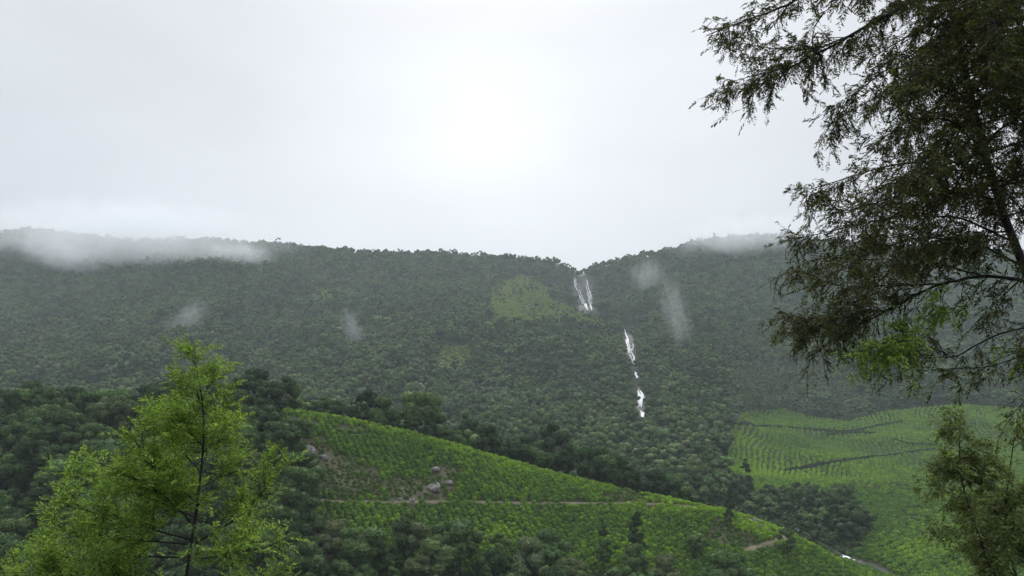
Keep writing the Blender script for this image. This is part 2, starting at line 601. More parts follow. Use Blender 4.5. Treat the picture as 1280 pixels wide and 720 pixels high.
def crown_mesh(seed, shape, R, z0, z1, ncl, nleaf, leaf, core=0.88, jit=0.34):
    r = np.random.default_rng(seed)
    C, RC = [], []
    tries = 0
    while len(C) < ncl and tries < 5000:
        tries += 1
        h = r.random()
        if shape == "round":
            prof = math.sqrt(max(0.0, 1 - (2 * h - 0.85) ** 2 / 1.35))
        elif shape == "umbrella":
            prof = min(1, 0.35 + h * 1.2) * math.sqrt(max(0.02, 1 - max(0, h - 0.55) ** 2 / 0.21))
        elif shape == "narrow":
            prof = (1 - h) ** 0.7 * min(1, 0.5 + h * 3) + 0.08
        else:                                        # oval
            prof = math.sqrt(max(0.02, 1 - (2 * h - 1) ** 2))
        a, q = r.random() * 6.283, math.sqrt(r.random())
        rad = R * prof * (0.25 + 0.65 * q)
        wob = 1 + 0.25 * math.sin(a * 2 + seed) + 0.15 * math.sin(a * 3 + 2 * seed)
        c_ = np.array([math.cos(a) * rad * wob, math.sin(a) * rad * wob, z0 + (z1 - z0) * (0.08 + 0.84 * h)])
        C.append(c_)
        RC.append(R * (0.22 + 0.2 * r.random()) * (0.55 + 0.45 * prof))
    C, RC = np.array(C), np.array(RC)
    k = r.integers(0, len(C), nleaf)
    d = unit(nleaf, r)
    d[:, 2] = np.where(r.random(nleaf) < 0.7, np.abs(d[:, 2]), d[:, 2])
    pos = C[k] + d * (RC[k] * (0.82 + 0.30 * r.random(nleaf)))[:, None] * np.array([1, 1, 0.85])
    nr = d + r.normal(size=(nleaf, 3)) * jit
    nr /= np.linalg.norm(nr, axis=1)[:, None]
    V, Fc = quads_to(pos, leaf * (0.6 + 0.8 * r.random(nleaf)), nr, r, 1.2)
    Vs, Fs = [V], [tuple(f) for f in Fc.tolist()]
    off = len(V)
    for c_, rc in zip(C, RC):
        Vs.append(c_ + _ball * rc * core * (0.86 + 0.28 * r.random((len(_ball), 1))))
        Fs += [tuple(i + off for i in f) for f in _ballf]
        off += len(_ball)
    return np.concatenate(Vs), Fs


def tube(pts, rad, n=6, off=0):
    pts = np.asarray(pts, float)
    m = len(pts)
    T = np.gradient(pts, axis=0)
    T /= np.linalg.norm(T, axis=1)[:, None] + 1e-9
    ref = np.where(np.abs(T[:, 2:3]) > 0.9, np.array([[1.0, 0, 0]]), np.array([[0, 0, 1.0]]))
    A = np.cross(T, ref)
    A /= np.linalg.norm(A, axis=1)[:, None] + 1e-9
    B = np.cross(T, A)
    an = np.arange(n) / n * 2 * math.pi
    V = pts[:, None, :] + (A[:, None, :] * np.cos(an)[None, :, None] + B[:, None, :] * np.sin(an)[None, :, None]) * np.asarray(rad, float)[:, None, None]
    V = V.reshape(-1, 3)
    Fc = []
    for i in range(m - 1):
        for j in range(n):
            Fc.append((off + i * n + j, off + i * n + (j + 1) % n, off + (i + 1) * n + (j + 1) % n, off + (i + 1) * n + j))
    Fc.append(tuple(off + (m - 1) * n + j for j in range(n)))
    return V, Fc


def trunk_mesh(seed, h, r0, z1, R, limbs=4):
    r = random.Random(seed)
    pts = [(r.uniform(-.04, .04) * h * q, r.uniform(-.04, .04) * h * q, -0.8 + (h + 0.8) * q) for q in (0, .2, .4, .6, .8, 1)]
    V, Fc = tube(pts, [r0 * (1.25 - q) for q in (0, .2, .4, .6, .8, 1)], 7)
    V = [V]
    off = len(V[0])
    for i in range(limbs):
        a = i * 6.283 / limbs + r.random()
        zb = h * r.uniform(0.4, 0.75)
        e = R * r.uniform(0.45, 0.75)
        q = [(0, 0, zb), (math.cos(a) * e * .5, math.sin(a) * e * .5, zb + e * .35), (math.cos(a) * e, math.sin(a) * e, zb + e * 0.8)]
        v, f = tube(q, [r0 * .5, r0 * .35, r0 * .12], 5, off)
        V.append(v)
        Fc += f
        off += len(v)
    return np.concatenate(V), Fc


# kinds of trees: name, shape, crown radius, crown base, height, clumps
KINDS = {
    "broadleaf_tree": ("round", 3.9, 2.6, 9.6, 24),
    "spreading_tree": ("umbrella", 4.6, 3.6, 9.2, 24),
    "oval_tree": ("oval", 3.0, 2.2, 10.6, 22),
    "slender_tree": ("narrow", 2.0, 1.6, 12.5, 26),
}
KN = list(KINDS)
PROTO = {}
for ki, kn in enumerate(KN):
    shp, R, z0, z1, nc = KINDS[kn]
    near = []
    for vi in range(2):
        cv, cf = crown_mesh(100 + ki * 10 + vi, shp, R, z0, z1, nc, 3600, 0.17, 0.84, 0.42)
        cm = mesh_obj("crown", cv, cf, M_FOREST, link=False).data
        tv, tf = trunk_mesh(50 + ki * 10 + vi, z0 + (z1 - z0) * 0.6, 0.22, z1, R)
        tm = mesh_obj("trunk", tv, tf, M_BARK, link=False, smooth_shade=True).data
        near.append((cm, tm))
    far = []
    for vi in range(2):
        cv, cf = crown_mesh(300 + ki * 10 + vi, shp, R, z0 - 0.6, z1, 11, 300, 0.36, core=0.95)
        far.append(mesh_obj("forest_tree", cv, cf, M_FOREST, link=False, smooth_shade=True))
    PROTO[kn] = (near, far)


def instancer(name, P_, rot, scl, ind, tint, protos):
    """one object made of many small plants, through geometry nodes"""
    me = bpy.data.meshes.new(name)
    me.vertices.add(len(P_))
    me.vertices.foreach_set("co", np.asarray(P_, np.float32).ravel())
    for nm, ty, arr in (("rot", "FLOAT_VECTOR", rot), ("scl", "FLOAT_VECTOR", scl), ("ind", "INT", ind), ("tint", "FLOAT", tint)):
        a = me.attributes.new(nm, ty, "POINT")
        a.data.foreach_set("vector" if ty == "FLOAT_VECTOR" else "value",
                           np.asarray(arr, np.int32 if ty == "INT" else np.float32).ravel())
    ob = bpy.data.objects.new(name, me)
    COL.objects.link(ob)
    g = bpy.data.node_groups.new(name, "GeometryNodeTree")
    g.interface.new_socket("Geometry", in_out="INPUT", socket_type="NodeSocketGeometry")
    g.interface.new_socket("Geometry", in_out="OUTPUT", socket_type="NodeSocketGeometry")
    gi, go = N(g, "NodeGroupInput"), N(g, "NodeGroupOutput")
    ip = N(g, "GeometryNodeInstanceOnPoints")
    jn = N(g, "GeometryNodeJoinGeometry")
    for po in protos:
        oi = N(g, "GeometryNodeObjectInfo")
        oi.inputs["Object"].default_value = po
        oi.inputs["As Instance"].default_value = True
        g.links.new(oi.outputs["Geometry"], jn.inputs[0])

    def named(nm, ty):
        a = N(g, "GeometryNodeInputNamedAttribute", data_type=ty)
        a.inputs["Name"].default_value = nm
        return a.outputs["Attribute"]
    g.links.new(gi.outputs[0], ip.inputs["Points"])
    g.links.new(jn.outputs[0], ip.inputs["Instance"])
    ip.inputs["Pick Instance"].default_value = True
    g.links.new(named("ind", "INT"), ip.inputs["Instance Index"])
    g.links.new(named("rot", "FLOAT_VECTOR"), ip.inputs["Rotation"])
    g.links.new(named("scl", "FLOAT_VECTOR"), ip.inputs["Scale"])
    g.links.new(ip.outputs[0], go.inputs[0])
    md = ob.modifiers.new("plants", "NODES")
    md.node_group = g
    return ob


# ------------------------------------------------------------------ waterfalls (placed on the slope before the trees, so trees leave room)
FALLS = {
    "upper": [[(719, 348, 4), (718, 354, 5), (720, 360, 5), (723, 366, 5), (727, 375, 5), (730, 381, 5), (734, 389, 3)],
              [(732, 347, 3), (733, 354, 4), (734, 362, 4), (736, 370, 4), (738, 378, 4), (741, 389, 3)]],
    "lower": [[(781, 410, 4), (784, 418, 7), (787, 427, 9), (788, 436, 8), (787, 441, 5), (791, 448, 5), (792, 456, 3)],
              [(794, 466, 2), (796, 474, 2)],
              [(797, 486, 3), (800, 493, 6), (802, 501, 7), (801, 510, 7)],
              [(802, 515, 4), (803, 524, 4)]],
}
fall_pts = []
M_WATER, t, o = new_mat("white_water")
tcn = N(t, "ShaderNodeTexCoord")
wn = N(t, "ShaderNodeTexNoise")
wn.inputs["Scale"].default_value = 0.5
wn.inputs["Detail"].default_value = 5
t.links.new(tcn.outputs["Object"], wn.inputs[0])
wc = ramp(t, wn.outputs["Fac"], [(0.30, (0.62, 0.65, 0.67)), (0.45, (0.93, 0.94, 0.94))])
p = N(t, "ShaderNodeBsdfPrincipled")
p.inputs["Roughness"].default_value = 0.5
t.links.new(wc, p.inputs["Base Color"])
tr = N(t, "ShaderNodeBsdfTranslucent")
t.links.new(wc, tr.inputs[0])
mx = N(t, "ShaderNodeMixShader")
mx.inputs[0].default_value = 0.3
t.links.new(p.outputs[0], mx.inputs[1])
t.links.new(tr.outputs[0], mx.inputs[2])
t.links.new(mx.outputs[0], o.inputs[0])

for fname, strands in FALLS.items():
    V, Fc, off = [], [], 0
    for st in strands:
        st = np.array(st, float)
        k = np.linspace(0, len(st) - 1, len(st) * 6)
        uu = np.interp(k, np.arange(len(st)), st[:, 0]) + np.convolve(rng.normal(size=len(k)), np.ones(3) / 3, "same") * 0.5
        vv = np.interp(k, np.arange(len(st)), st[:, 1])
        ww = np.interp(k, np.arange(len(st)), st[:, 2])
        pts = np.array([hit(a, b_, 420) for a, b_ in zip(uu, vv)])
        fall_pts += [(a, b_, w_, q[1]) for a, b_, w_, q in zip(uu, vv, ww, pts)]
        mpp = pts[:, 1] / F
        for fi in range(13):                                # separate threads of water, each with its own line and breaks
            ofs = rng.uniform(-0.5, 0.5) + np.cumsum(rng.normal(size=len(k))) * 0.025
            r_ = np.maximum(ww * mpp * 0.12 * rng.uniform(0.5, 1.3), 0.3) * (0.55 + 0.6 * rng.random(len(k)))
            a0 = int(rng.integers(0, max(1, len(k) - 6)))
            a1 = min(len(k), a0 + int(rng.integers(8, 22)))
            q = pts.copy()
            q[:, 0] += ofs * ww * mpp * 0.9
            q[:, 1] -= 1.2
            q[:, 2] = np.maximum(q[:, 2], H(q[:, 0], q[:, 1])) + 0.6
            v_, f_ = tube(q[a0:a1], r_[a0:a1], 6, off)
            V.append(v_)
            Fc += f_
            off += len(v_)
    wf = mesh_obj("waterfall", np.concatenate(V), Fc, M_WATER, smooth_shade=True)
    tag(wf, {"upper": "twin strands of white water falling below the notch in the ridge",
             "lower": "long thin white cascade dropping through the dark forest"}[fname], kind="structure")
fall_pts = np.array(fall_pts)

# ------------------------------------------------------------------ paths, drains
PATHS = [
    ("path", M_DIRT, "narrow dirt road crossing the tea slope on the level", 0.8,
     [(398, 627), (450, 629), (520, 628), (600, 629), (700, 630), (760, 630), (830, 631), (885, 635), (926, 645)], 100, 225),
    ("path", M_DIRT, "pale dirt path at the bend below the slender trees", 1.4, [(926, 643), (940, 651), (952, 656), (962, 662)], 100, 240),
    ("path", M_DIRT, "pale dirt path looping below the end of the spur", 1.2, [(984, 669), (978, 674), (962, 680), (946, 685), (930, 689)], 100, 240),
    ("path", M_DIRT, "pale track under the red earth bank in the far tea", 1.5, [(1045, 622), (1075, 622), (1100, 620), (1122, 619)], 250, 700),
]
path_pts = []
for nm, mt, lab, wdt, px, dmin, dmax in PATHS:
    px = np.array(px, float)
    k = np.linspace(0, len(px) - 1, len(px) * 8)
    pts = []
    for a, b_ in zip(np.interp(k, np.arange(len(px)), px[:, 0]), np.interp(k, np.arange(len(px)), px[:, 1])):
        q = hit(a, b_, dmin)
        if q[1] < dmax:
            pts.append(q)
    pts = np.array(pts)
    for c_ in (0, 1):
        pts[2:-2, c_] = np.convolve(pts[:, c_], np.ones(5) / 5, "valid")
    T = np.gradient(pts[:, :2], axis=0)
    T /= np.linalg.norm(T, axis=1)[:, None] + 1e-9
    nr = np.stack([-T[:, 1], T[:, 0]], 1)
    V = []
    for s_ in (-0.5, -0.2, 0.2, 0.5):
        xy = pts[:, :2] + nr * (s_ * wdt * (1 + 0.25 * rng.normal(size=len(pts))))[:, None]
        V.append(np.stack([xy[:, 0], xy[:, 1], H(xy[:, 0], xy[:, 1]) + (0.12 if abs(s_) < .3 else 0.0)], 1))
    V = np.stack(V, 1)
    m_, n_ = V.shape[:2]
    ii = np.arange(m_ * n_).reshape(m_, n_)
    Fq = np.stack([ii[:-1, :-1], ii[1:, :-1], ii[1:, 1:], ii[:-1, 1:]], -1).reshape(-1, 4)
    tag(mesh_obj(nm, V, Fq, mt, smooth_shade=True), lab, kind="structure")
    path_pts.append(np.concatenate([pts[:, :2], np.full((len(pts), 1), wdt)], 1))
HEDGES = [
    ("dark hedge line along the top of the far tea", [(918, 531), (950, 533), (1000, 537), (1050, 541), (1092, 543)]),
    ("dark hedge line slanting through the middle of the far tea", [(982, 590), (1020, 583), (1060, 577), (1110, 571), (1168, 563)]),
    ("short dark hedge line high in the far tea", [(1118, 551), (1135, 556), (1168, 558)]),
    ("dark hedge line climbing to the woods above the far tea", [(1036, 545), (1070, 540), (1100, 533), (1130, 528)]),
]
hedge_pts = []
for lab, px in HEDGES:
    px = np.array(px, float)
    k = np.linspace(0, len(px) - 1, len(px) * 10)
    pts = np.array([hit(a, b_, 260) for a, b_ in zip(np.interp(k, np.arange(len(px)), px[:, 0]), np.interp(k, np.arange(len(px)), px[:, 1]))])
    for c_ in (0, 1):
        pts[3:-3, c_] = np.convolve(pts[:, c_], np.ones(7) / 7, "valid")
    L_ = np.r_[0, np.cumsum(np.linalg.norm(np.diff(pts[:, :2], axis=0), axis=1))]
    tq = np.arange(0, L_[-1], 0.9)
    hedge_pts.append((lab, np.interp(tq, L_, pts[:, 0]), np.interp(tq, L_, pts[:, 1])))
    path_pts.append(np.stack([hedge_pts[-1][1], hedge_pts[-1][2], np.full(len(tq), 2.0)], 1))
path_pts = np.concatenate(path_pts)


def near_path(x, y, extra):
    r = np.zeros(len(x), bool)
    for px_, py_, w_ in path_pts:
        r |= np.hypot(x - px_, y - py_) < w_ * 0.5 + extra
    return r


# ------------------------------------------------------------------ stream
k = np.linspace(0, len(stream_p) - 1, 70)
sx = np.interp(k, np.arange(len(stream_p)), stream_p[:, 0]) + np.convolve(rng.normal(size=70), np.ones(7) / 7, "same") * 1.2
sy = np.interp(k, np.arange(len(stream_p)), stream_p[:, 1])
V = []
for s_ in np.linspace(-1, 1, 7):
    xx = sx + s_ * 1.15
    V.append(np.stack([xx, sy, H(sx, sy) + 0.45 + 0.25 * rng.random(70) * (abs(s_) < 0.9)], 1))
V = np.stack(V, 1)
ii = np.arange(70 * 7).reshape(70, 7)
Fq = np.stack([ii[:-1, :-1], ii[:-1, 1:], ii[1:, 1:], ii[1:, :-1]], -1).reshape(-1, 4)
M_STREAM, t, o = new_mat("stream_water")
tcn = N(t, "ShaderNodeTexCoord")
wn = N(t, "ShaderNodeTexNoise")
wn.inputs["Scale"].default_value = 0.35
wn.inputs["Detail"].default_value = 5
t.links.new(tcn.outputs["Object"], wn.inputs[0])
fo_ = N(t, "ShaderNodeAttribute", attribute_name="rapids").outputs["Fac"]
wn.inputs["Scale"].default_value = 0.8
wc = ramp(t, math_node(t, "MULTIPLY_ADD", fo_, 0.34, math_node(t, "SUBTRACT", wn.outputs["Fac"], 0.17)), [(0.53, (0.03, 0.04, 0.035)), (0.60, (0.82, 0.84, 0.84))])
p = N(t, "ShaderNodeBsdfPrincipled")
p.inputs["Roughness"].default_value = 0.6
p.inputs["Specular IOR Level"].default_value = 0.1
t.links.new(wc, p.inputs["Base Color"])
t.links.new(p.outputs[0], o.inputs[0])
st_o = mesh_obj("stream", V, Fq, M_STREAM, smooth_shade=True)
fa = st_o.data.attributes.new("rapids", "FLOAT", "POINT")
su_, sv_ = proj(V[..., 0], V[..., 1], V[..., 2])
fa.data.foreach_set("value", np.maximum(np.exp(-((k[:, None] - 2.0 + 0 * su_) / 0.45) ** 2), np.exp(-((k[:, None] - 5.0 + 0 * su_) / 0.40) ** 2)).astype(np.float32).ravel())
tag(st_o, "rocky stream with white rapids at the valley bottom beside the grove", kind="structure")


# ------------------------------------------------------------------ boulders
def boulder(loc, size, seed, label, group=None):
    r = np.random.default_rng(seed)
    n1, n2 = 9, 14
    V, Fc = [], []
    ph = r.random(6) * 6.28
    for i in range(n1):
        th = math.pi * i / (n1 - 1)
        for j in range(n2):
            a = 2 * math.pi * j / n2
            q = 1 + 0.16 * math.sin(2 * a + ph[0]) + 0.12 * math.sin(3 * a + ph[1] + 2 * th) + 0.14 * math.sin(2 * th + ph[2] + a) + 0.07 * r.normal()
            V.append((math.sin(th) * math.cos(a) * q * size[0], math.sin(th) * math.sin(a) * q * size[1], math.cos(th) * q * size[2]))
    for i in range(n1 - 1):
        for j in range(n2):
            Fc.append((i * n2 + j, i * n2 + (j + 1) % n2, (i + 1) * n2 + (j + 1) % n2, (i + 1) * n2 + j))
    ob = mesh_obj("boulder", V, Fc, M_ROCK)
    ob.location = loc
    ob.rotation_euler = (r.normal() * .15, r.normal() * .15, r.random() * 6)
    return tag(ob, label, "boulder", group)


bl_px = []
for i, (u, v, s_, lab, grp) in enumerate([
        (386, 567, 1.9, "large pale grey boulder in the bare patch near the left edge of the tea", None),
        (406, 574, 1.2, "smaller grey boulder beside the large one in the bare patch", None),
        (543, 612, 1.8, "pale grey boulder lying just above the dirt road across the tea", None),
        (561, 606, 1.0, "small pale boulder up the slope from the boulder above the dirt road", None),
        (545, 590, 1.1, "flat pale rock at the top of the bare patch in mid slope", None),
        (375, 552, 0.9, "small weathered rock under the crest at the left end of the tea", None),
        (500, 627, 0.6, "small stone at the edge of the dirt road", "stones along the dirt road"),
        (515, 627, 0.7, "small stone at the edge of the dirt road", "stones along the dirt road"),
        (490, 628, 0.5, "small stone at the edge of the dirt road", "stones along the dirt road"),
        (945, 652, 0.9, "pale stone beside the bend of the path under the slender trees", None),
        (1004, 668, 1.2, "wet rock in the white rapids beside the grove", "wet rocks in the rapids"),
        (995, 659, 1.2, "wet rock in the white rapids beside the grove", "wet rocks in the rapids"),
        (1050, 700, 1.0, "rock in the lower rapids at the foot of the far tea", "rocks in the lower rapids"),
        (1066, 704, 1.0, "rock in the lower rapids at the foot of the far tea", "rocks in the lower rapids")]):
    q = hit(u, v, 100)
    bl_px.append((q[0], q[1], s_))
    boulder((q[0], q[1], q[2] + s_ * 0.15), (s_, s_ * 0.8, s_ * 0.62), 70 + i, lab, grp)
bl_px = np.array(bl_px)


def near_rock(x, y, extra=0.4):
    r = np.zeros(len(x), bool)
    for a, b_, s_ in bl_px:
        r |= (np.hypot(x - a, y - b_) < s_ + extra) | ((np.abs(x - a) < s_ * 0.8) & (y < b_) & (y > b_ - 2.6))
    return r


# ------------------------------------------------------------------ tea bushes
def bush_mesh(seed, nleaf, leaf):
    """a clipped tea bush: a low, flat-topped dome of leaves on a short skirt"""
    r = np.random.default_rng(seed)
    d = unit(nleaf, r)
    d[:, 2] = np.abs(d[:, 2])
    a = np.arctan2(d[:, 1], d[:, 0])
    rad = 0.62 * (1 + 0.14 * np.sin(a * 2 + seed) + 0.1 * np.sin(a * 3 + seed * 2))
    flat = np.sign(d[:, 2]) * np.abs(d[:, 2]) ** 0.6
    pos = np.stack([d[:, 0] * rad, d[:, 1] * rad, 0.12 + flat * 0.62], 1) * (0.9 + 0.16 * r.random((nleaf, 1)))
    nr = d + r.normal(size=(nleaf, 3)) * 0.4 + np.array([0, 0, 0.3])
    nr /= np.linalg.norm(nr, axis=1)[:, None]
    V, Fc = quads_to(pos, leaf * (0.6 + 0.8 * r.random(nleaf)), nr, r, 1.3)
    Fs = [tuple(f) for f in Fc.tolist()]
    core = np.array([(math.cos(i * 1.047) * 0.5, math.sin(i * 1.047) * 0.5, z_) for z_ in (-0.3, 0.5) for i in range(6)])
    off = len(V)
    Fs += [(off + i, off + (i + 1) % 6, off + 6 + (i + 1) % 6, off + 6 + i) for i in range(6)] + [tuple(off + 6 + i for i in range(6))]
    return np.concatenate([V, core]), Fs


for hi, (lab, hx, hy) in enumerate(hedge_pts):
    V, Fc, off = [], [], 0
    for q in range(len(hx)):
        if rng.random() < 0.08:
            continue
        v_, f_ = bush_mesh(500 + q % 7, 34, 0.22)
        sc_ = 1.25 + 0.5 * rng.random()
        x_, y_ = hx[q] + rng.normal() * 0.25, hy[q] + rng.normal() * 0.25
        V.append(v_ * np.array([sc_, sc_, sc_ * 1.15]) + np.array([x_, y_, float(H(x_, y_))]))
        Fc += [tuple(i + off for i in f) for f in f_]
        off += len(v_)
    hd = mesh_obj("hedge", np.concatenate(V), Fc, M_FOREST)
    hd["tint"] = 0.05
    tag(hd, lab, "hedge")
BUSH = []
for i in range(4):
    bv, bf = bush_mesh(20 + i, 90, 0.13)
    BUSH.append(mesh_obj("tea_bush", bv, bf, M_TEA, link=False))


def lattice(x0, x1, y0, y1, da, db, ang, jit):
    c_, s_ = math.cos(ang), math.sin(ang)
    cx, cy = (x0 + x1) / 2, (y0 + y1) / 2
    L = math.hypot(x1 - x0, y1 - y0) / 2
    a, b_ = np.meshgrid(np.arange(-L, L, da), np.arange(-L, L, db))
    a = a + rng.normal(size=a.shape) * jit * da + (np.arange(a.shape[0])[:, None] % 2) * da * 0.5
    b_ = b_ + rng.normal(size=a.shape) * jit * db
    x, y = (cx + a * c_ - b_ * s_).ravel(), (cy + a * s_ + b_ * c_).ravel()
    k_ = (x > x0) & (x < x1) & (y > y0) & (y < y1)
    return x[k_], y[k_]


bx, by = lattice(-75, 120, 120, 245, 1.05, 1.42, math.radians(118), 0.09)
tea, _, _, ba, u_, v_ = region(bx, by)
dens = np.where(ba, 0.62, 0.98)
gap = fbm(bx / 9 + 40, by / 9, 3)
dens = np.where((u_ < 560) & (v_ < 625) & (gap > 0.30), 0.6, dens)
keep = tea & (rng.random(len(bx)) < dens) & ~near_path(bx, by, 0.35) & ~near_rock(bx, by)
keep &= (by < crest_y(bx) + 2.5)
s1x, s1y, su, sv = bx[keep], by[keep], u_[keep], v_[keep]
stint = 0.44 + 0.16 * fbm(s1x / 14, s1y / 14, 3) + 0.12 * rng.normal(size=len(s1x))
for (a, b_, w_, h_, g_) in ((615, 668, 35, 14, 0.45), (770, 690, 40, 18, 0.35), (860, 630, 110, 10, 0.40), (955, 662, 40, 14, 0.55), (470, 650, 30, 20, 0.15), (820, 700, 30, 15, .25)):
    stint += g_ * np.exp(-((su - a) / w_) ** 2 - ((sv - b_) / h_) ** 2)
stint += 0.30 * np.exp(-((s1y - crest_y(s1x)) / 6.0) ** 2)  # backlit brightness along the crest put into the bush tint
s1s = 1.0 + 0.12 * rng.normal(size=len(s1x))
sb = region(s1x, s1y)[3]
s1s = np.where(sb, s1s * (0.35 + 0.55 * rng.random(len(s1x))), s1s)
stint = np.where(sb, stint * 0.5, stint)

rx, ry = [], []
for (x0, x1, y0, y1, ang) in ((40, 460, 140, 345, 20), (40, 460, 345, 440, 69), (40, 460, 440, 530, 74), (40, 520, 530, 665, 66)):
    a, b_ = lattice(x0, x1, y0, y1, 1.25, 2.4, math.radians(ang), 0.10)
    a, b_ = a + fbm(a / 40, b_ / 40, 2) * 9, b_ + fbm(a / 40 + 8, b_ / 40, 2) * 9
    rx.append(a)
    ry.append(b_)
rx, ry = np.concatenate(rx), np.concatenate(ry)
_, tear, _, ba, u_, v_ = region(rx, ry)
sdist = np.min(np.hypot(rx[:, None] - sx[None, ::4], ry[:, None] - sy[None, ::4]), 1)
dens = np.where(ba, 0.15, 0.96)
keep = tear & (rng.random(len(rx)) < dens) & ~near_path(rx, ry, 0.8) & (u_ < 1330) & (sdist > 3)
s2x, s2y, ru, rv = rx[keep], ry[keep], u_[keep], v_[keep]
rtint = 0.58 + 0.28 * fbm(s2x / 45 + 3, s2y / 45, 3) + 0.10 * rng.normal(size=len(s2x))
for (a, b_, w_, h_, g_) in ((965, 585, 30, 8, 0.5), (990, 592, 30, 7, 0.35), (935, 575, 20, 25, 0.2), (1120, 590, 60, 10, 0.15), (1140, 690, 40, 14, .3), (1110, 630, 60, 18, -0.3), (990, 555, 40, 12, -.15)):
    rtint += g_ * np.exp(-((ru - a) / w_) ** 2 - ((rv - b_) / h_) ** 2)
s2s = 1.4 + 0.15 * rng.normal(size=len(s2x))

# the 300 bushes that show largest are objects of their own
vis = (su > 5) & (su < 1275) & (sv < 700) & (su > 440)
order = np.argsort(np.where(vis, s1y / s1s, 1e9))
big = order[:300]
ismine = np.zeros(len(s1x), bool)
ismine[big] = True
for n_i, i in enumerate(big):
    ob = BUSH[n_i % 4].copy()
    COL.objects.link(ob)
    ob.location = (s1x[i], s1y[i], float(H(s1x[i], s1y[i])) - 0.05)
    ob.rotation_euler = (0, 0, rng.random() * 6.28)
    s_ = s1s[i]
    ob.scale = (s_, s_, s_ * 1.15)
    ob["tint"] = float(np.clip(stint[i], 0, 1))
    bt = "dull green" if stint[i] < 0.4 else "yellow-green" if stint[i] > 0.7 else "fresh green"
    bs_ = "small " if s_ < 0.86 else "broad " if s_ > 1.14 else ""
    tag(ob, f"{bs_}clipped {bt} tea bush low on the near slope above the tree belt", "tea bush", "tea bushes along the foot of the near slope")
ax = np.concatenate([s1x[~ismine], s2x])
ay = np.concatenate([s1y[~ismine], s2y])
asz = np.concatenate([s1s[~ismine], s2s])
atn = np.clip(np.concatenate([stint[~ismine], rtint]), 0, 1)
na = len(ax)
tea_field = instancer("tea_field", np.stack([ax, ay, H(ax, ay) - 0.05], 1),
                      np.stack([np.zeros(na), np.zeros(na), rng.random(na) * 6.28], 1),
                      np.stack([asz, asz, asz * (1.0 + 0.3 * rng.random(na))], 1), rng.integers(0, 4, na), atn, BUSH)
tag(tea_field, "rows of clipped green tea bushes covering the near spur and the far valley side", "tea field", kind="stuff")

# rough grass and weeds on the bare patches
wx, wy = lattice(-75, 230, 120, 460, 0.55, 0.6, 0.4, 0.35)
te_, tr_, _, ba_, _, _ = region(wx, wy)
kp = (te_ | tr_) & ba_ & (fbm(wx / 3.5, wy / 3.5, 3) + 0.25 * rng.normal(size=len(wx)) > -0.05) & ~near_path(wx, wy, 0.1) & ~near_rock(wx, wy, 0.0)
wx, wy = wx[kp], wy[kp]
M_WEED = leaf_mat("rough_grass_blades", [(0.0, (0.055, 0.085, 0.025)), (0.5, (0.080, 0.115, 0.034)), (1.0, (0.14, 0.135, 0.06))], trans=0.25)
bv, bf = bush_mesh(77, 40, 0.2)
weed_o = mesh_obj("grass_tuft", bv, bf, M_WEED, link=False)
nw = len(wx)
ws = 0.25 + 0.35 * rng.random(nw)
weeds = instancer("rough_grass", np.stack([wx, wy, H(wx, wy) - 0.03], 1), np.stack([np.zeros(nw), np.zeros(nw), rng.random(nw) * 6.28], 1),
                  np.stack([ws, ws, ws * 0.9], 1), np.zeros(nw, int), rng.random(nw), [weed_o])
tag(weeds, "rough grass and weeds on the bare patches of the near tea slope", "grass", kind="stuff")

# tall grass and scrub on the mountain clearings
wx, wy = lattice(-330, 180, 480, 1140, 2.6, 2.8, 0.2, 0.35)
gr_ = region(wx, wy)[2]
wx, wy = wx[gr_], wy[gr_]
nw = len(wx)
ws = 1.6 + 1.6 * rng.random(nw)
M_SCRUB = leaf_mat("clearing_grass_blades", [(0.0, (0.115, 0.175, 0.040)), (0.5, (0.185, 0.260, 0.058)), (1.0, (0.22, 0.225, 0.085))], trans=0.3)
sv_, sf_ = bush_mesh(78, 40, 0.2)
scrub_o = mesh_obj("grass_tuft", sv_, sf_, M_SCRUB, link=False)
scrub = instancer("clearing_grass", np.stack([wx, wy, H(wx, wy) - 0.1], 1), np.stack([np.zeros(nw), np.zeros(nw), rng.random(nw) * 6.28], 1),
                  np.stack([ws * 1.2, ws * 1.2, ws * 0.5], 1), np.zeros(nw, int), np.clip(0.45 + 0.5 * fbm(wx / 40, wy / 40, 3) + 0.15 * rng.normal(size=nw), 0, 1), [scrub_o])
tag(scrub, "yellow-green grass and scrub filling the clearings in the mountain forest", "grass", kind="stuff")

# ------------------------------------------------------------------ forest trees
fx, fy = [], []
for (y0, y1, sp) in ((112, 300, 5.4), (300, 480, 5.8), (480, 700, 6.3), (700, 1200, 6.8)):
    xm = 0.80 * y1 + 40
    a, b_ = lattice(-xm, xm, y0, y1, sp, sp * 0.88, 0.3, 0.22)
    k_ = np.abs(a) < 0.78 * b_ + 40
    fx.append(a[k_])
    fy.append(b_[k_])
fx, fy = np.concatenate(fx), np.concatenate(fy)
tea, tear, gr, ba, fu, fv = region(fx, fy)
fz = H(fx, fy)
keep = ~tea & ~tear & ~(gr & (rng.random(len(fx)) < 0.62 + 0.6 * fbm(fx / 30 + 4, fy / 30, 2))) & ~((fy > 250) & ba)
far_ = fy > crest_y(fx) + 4
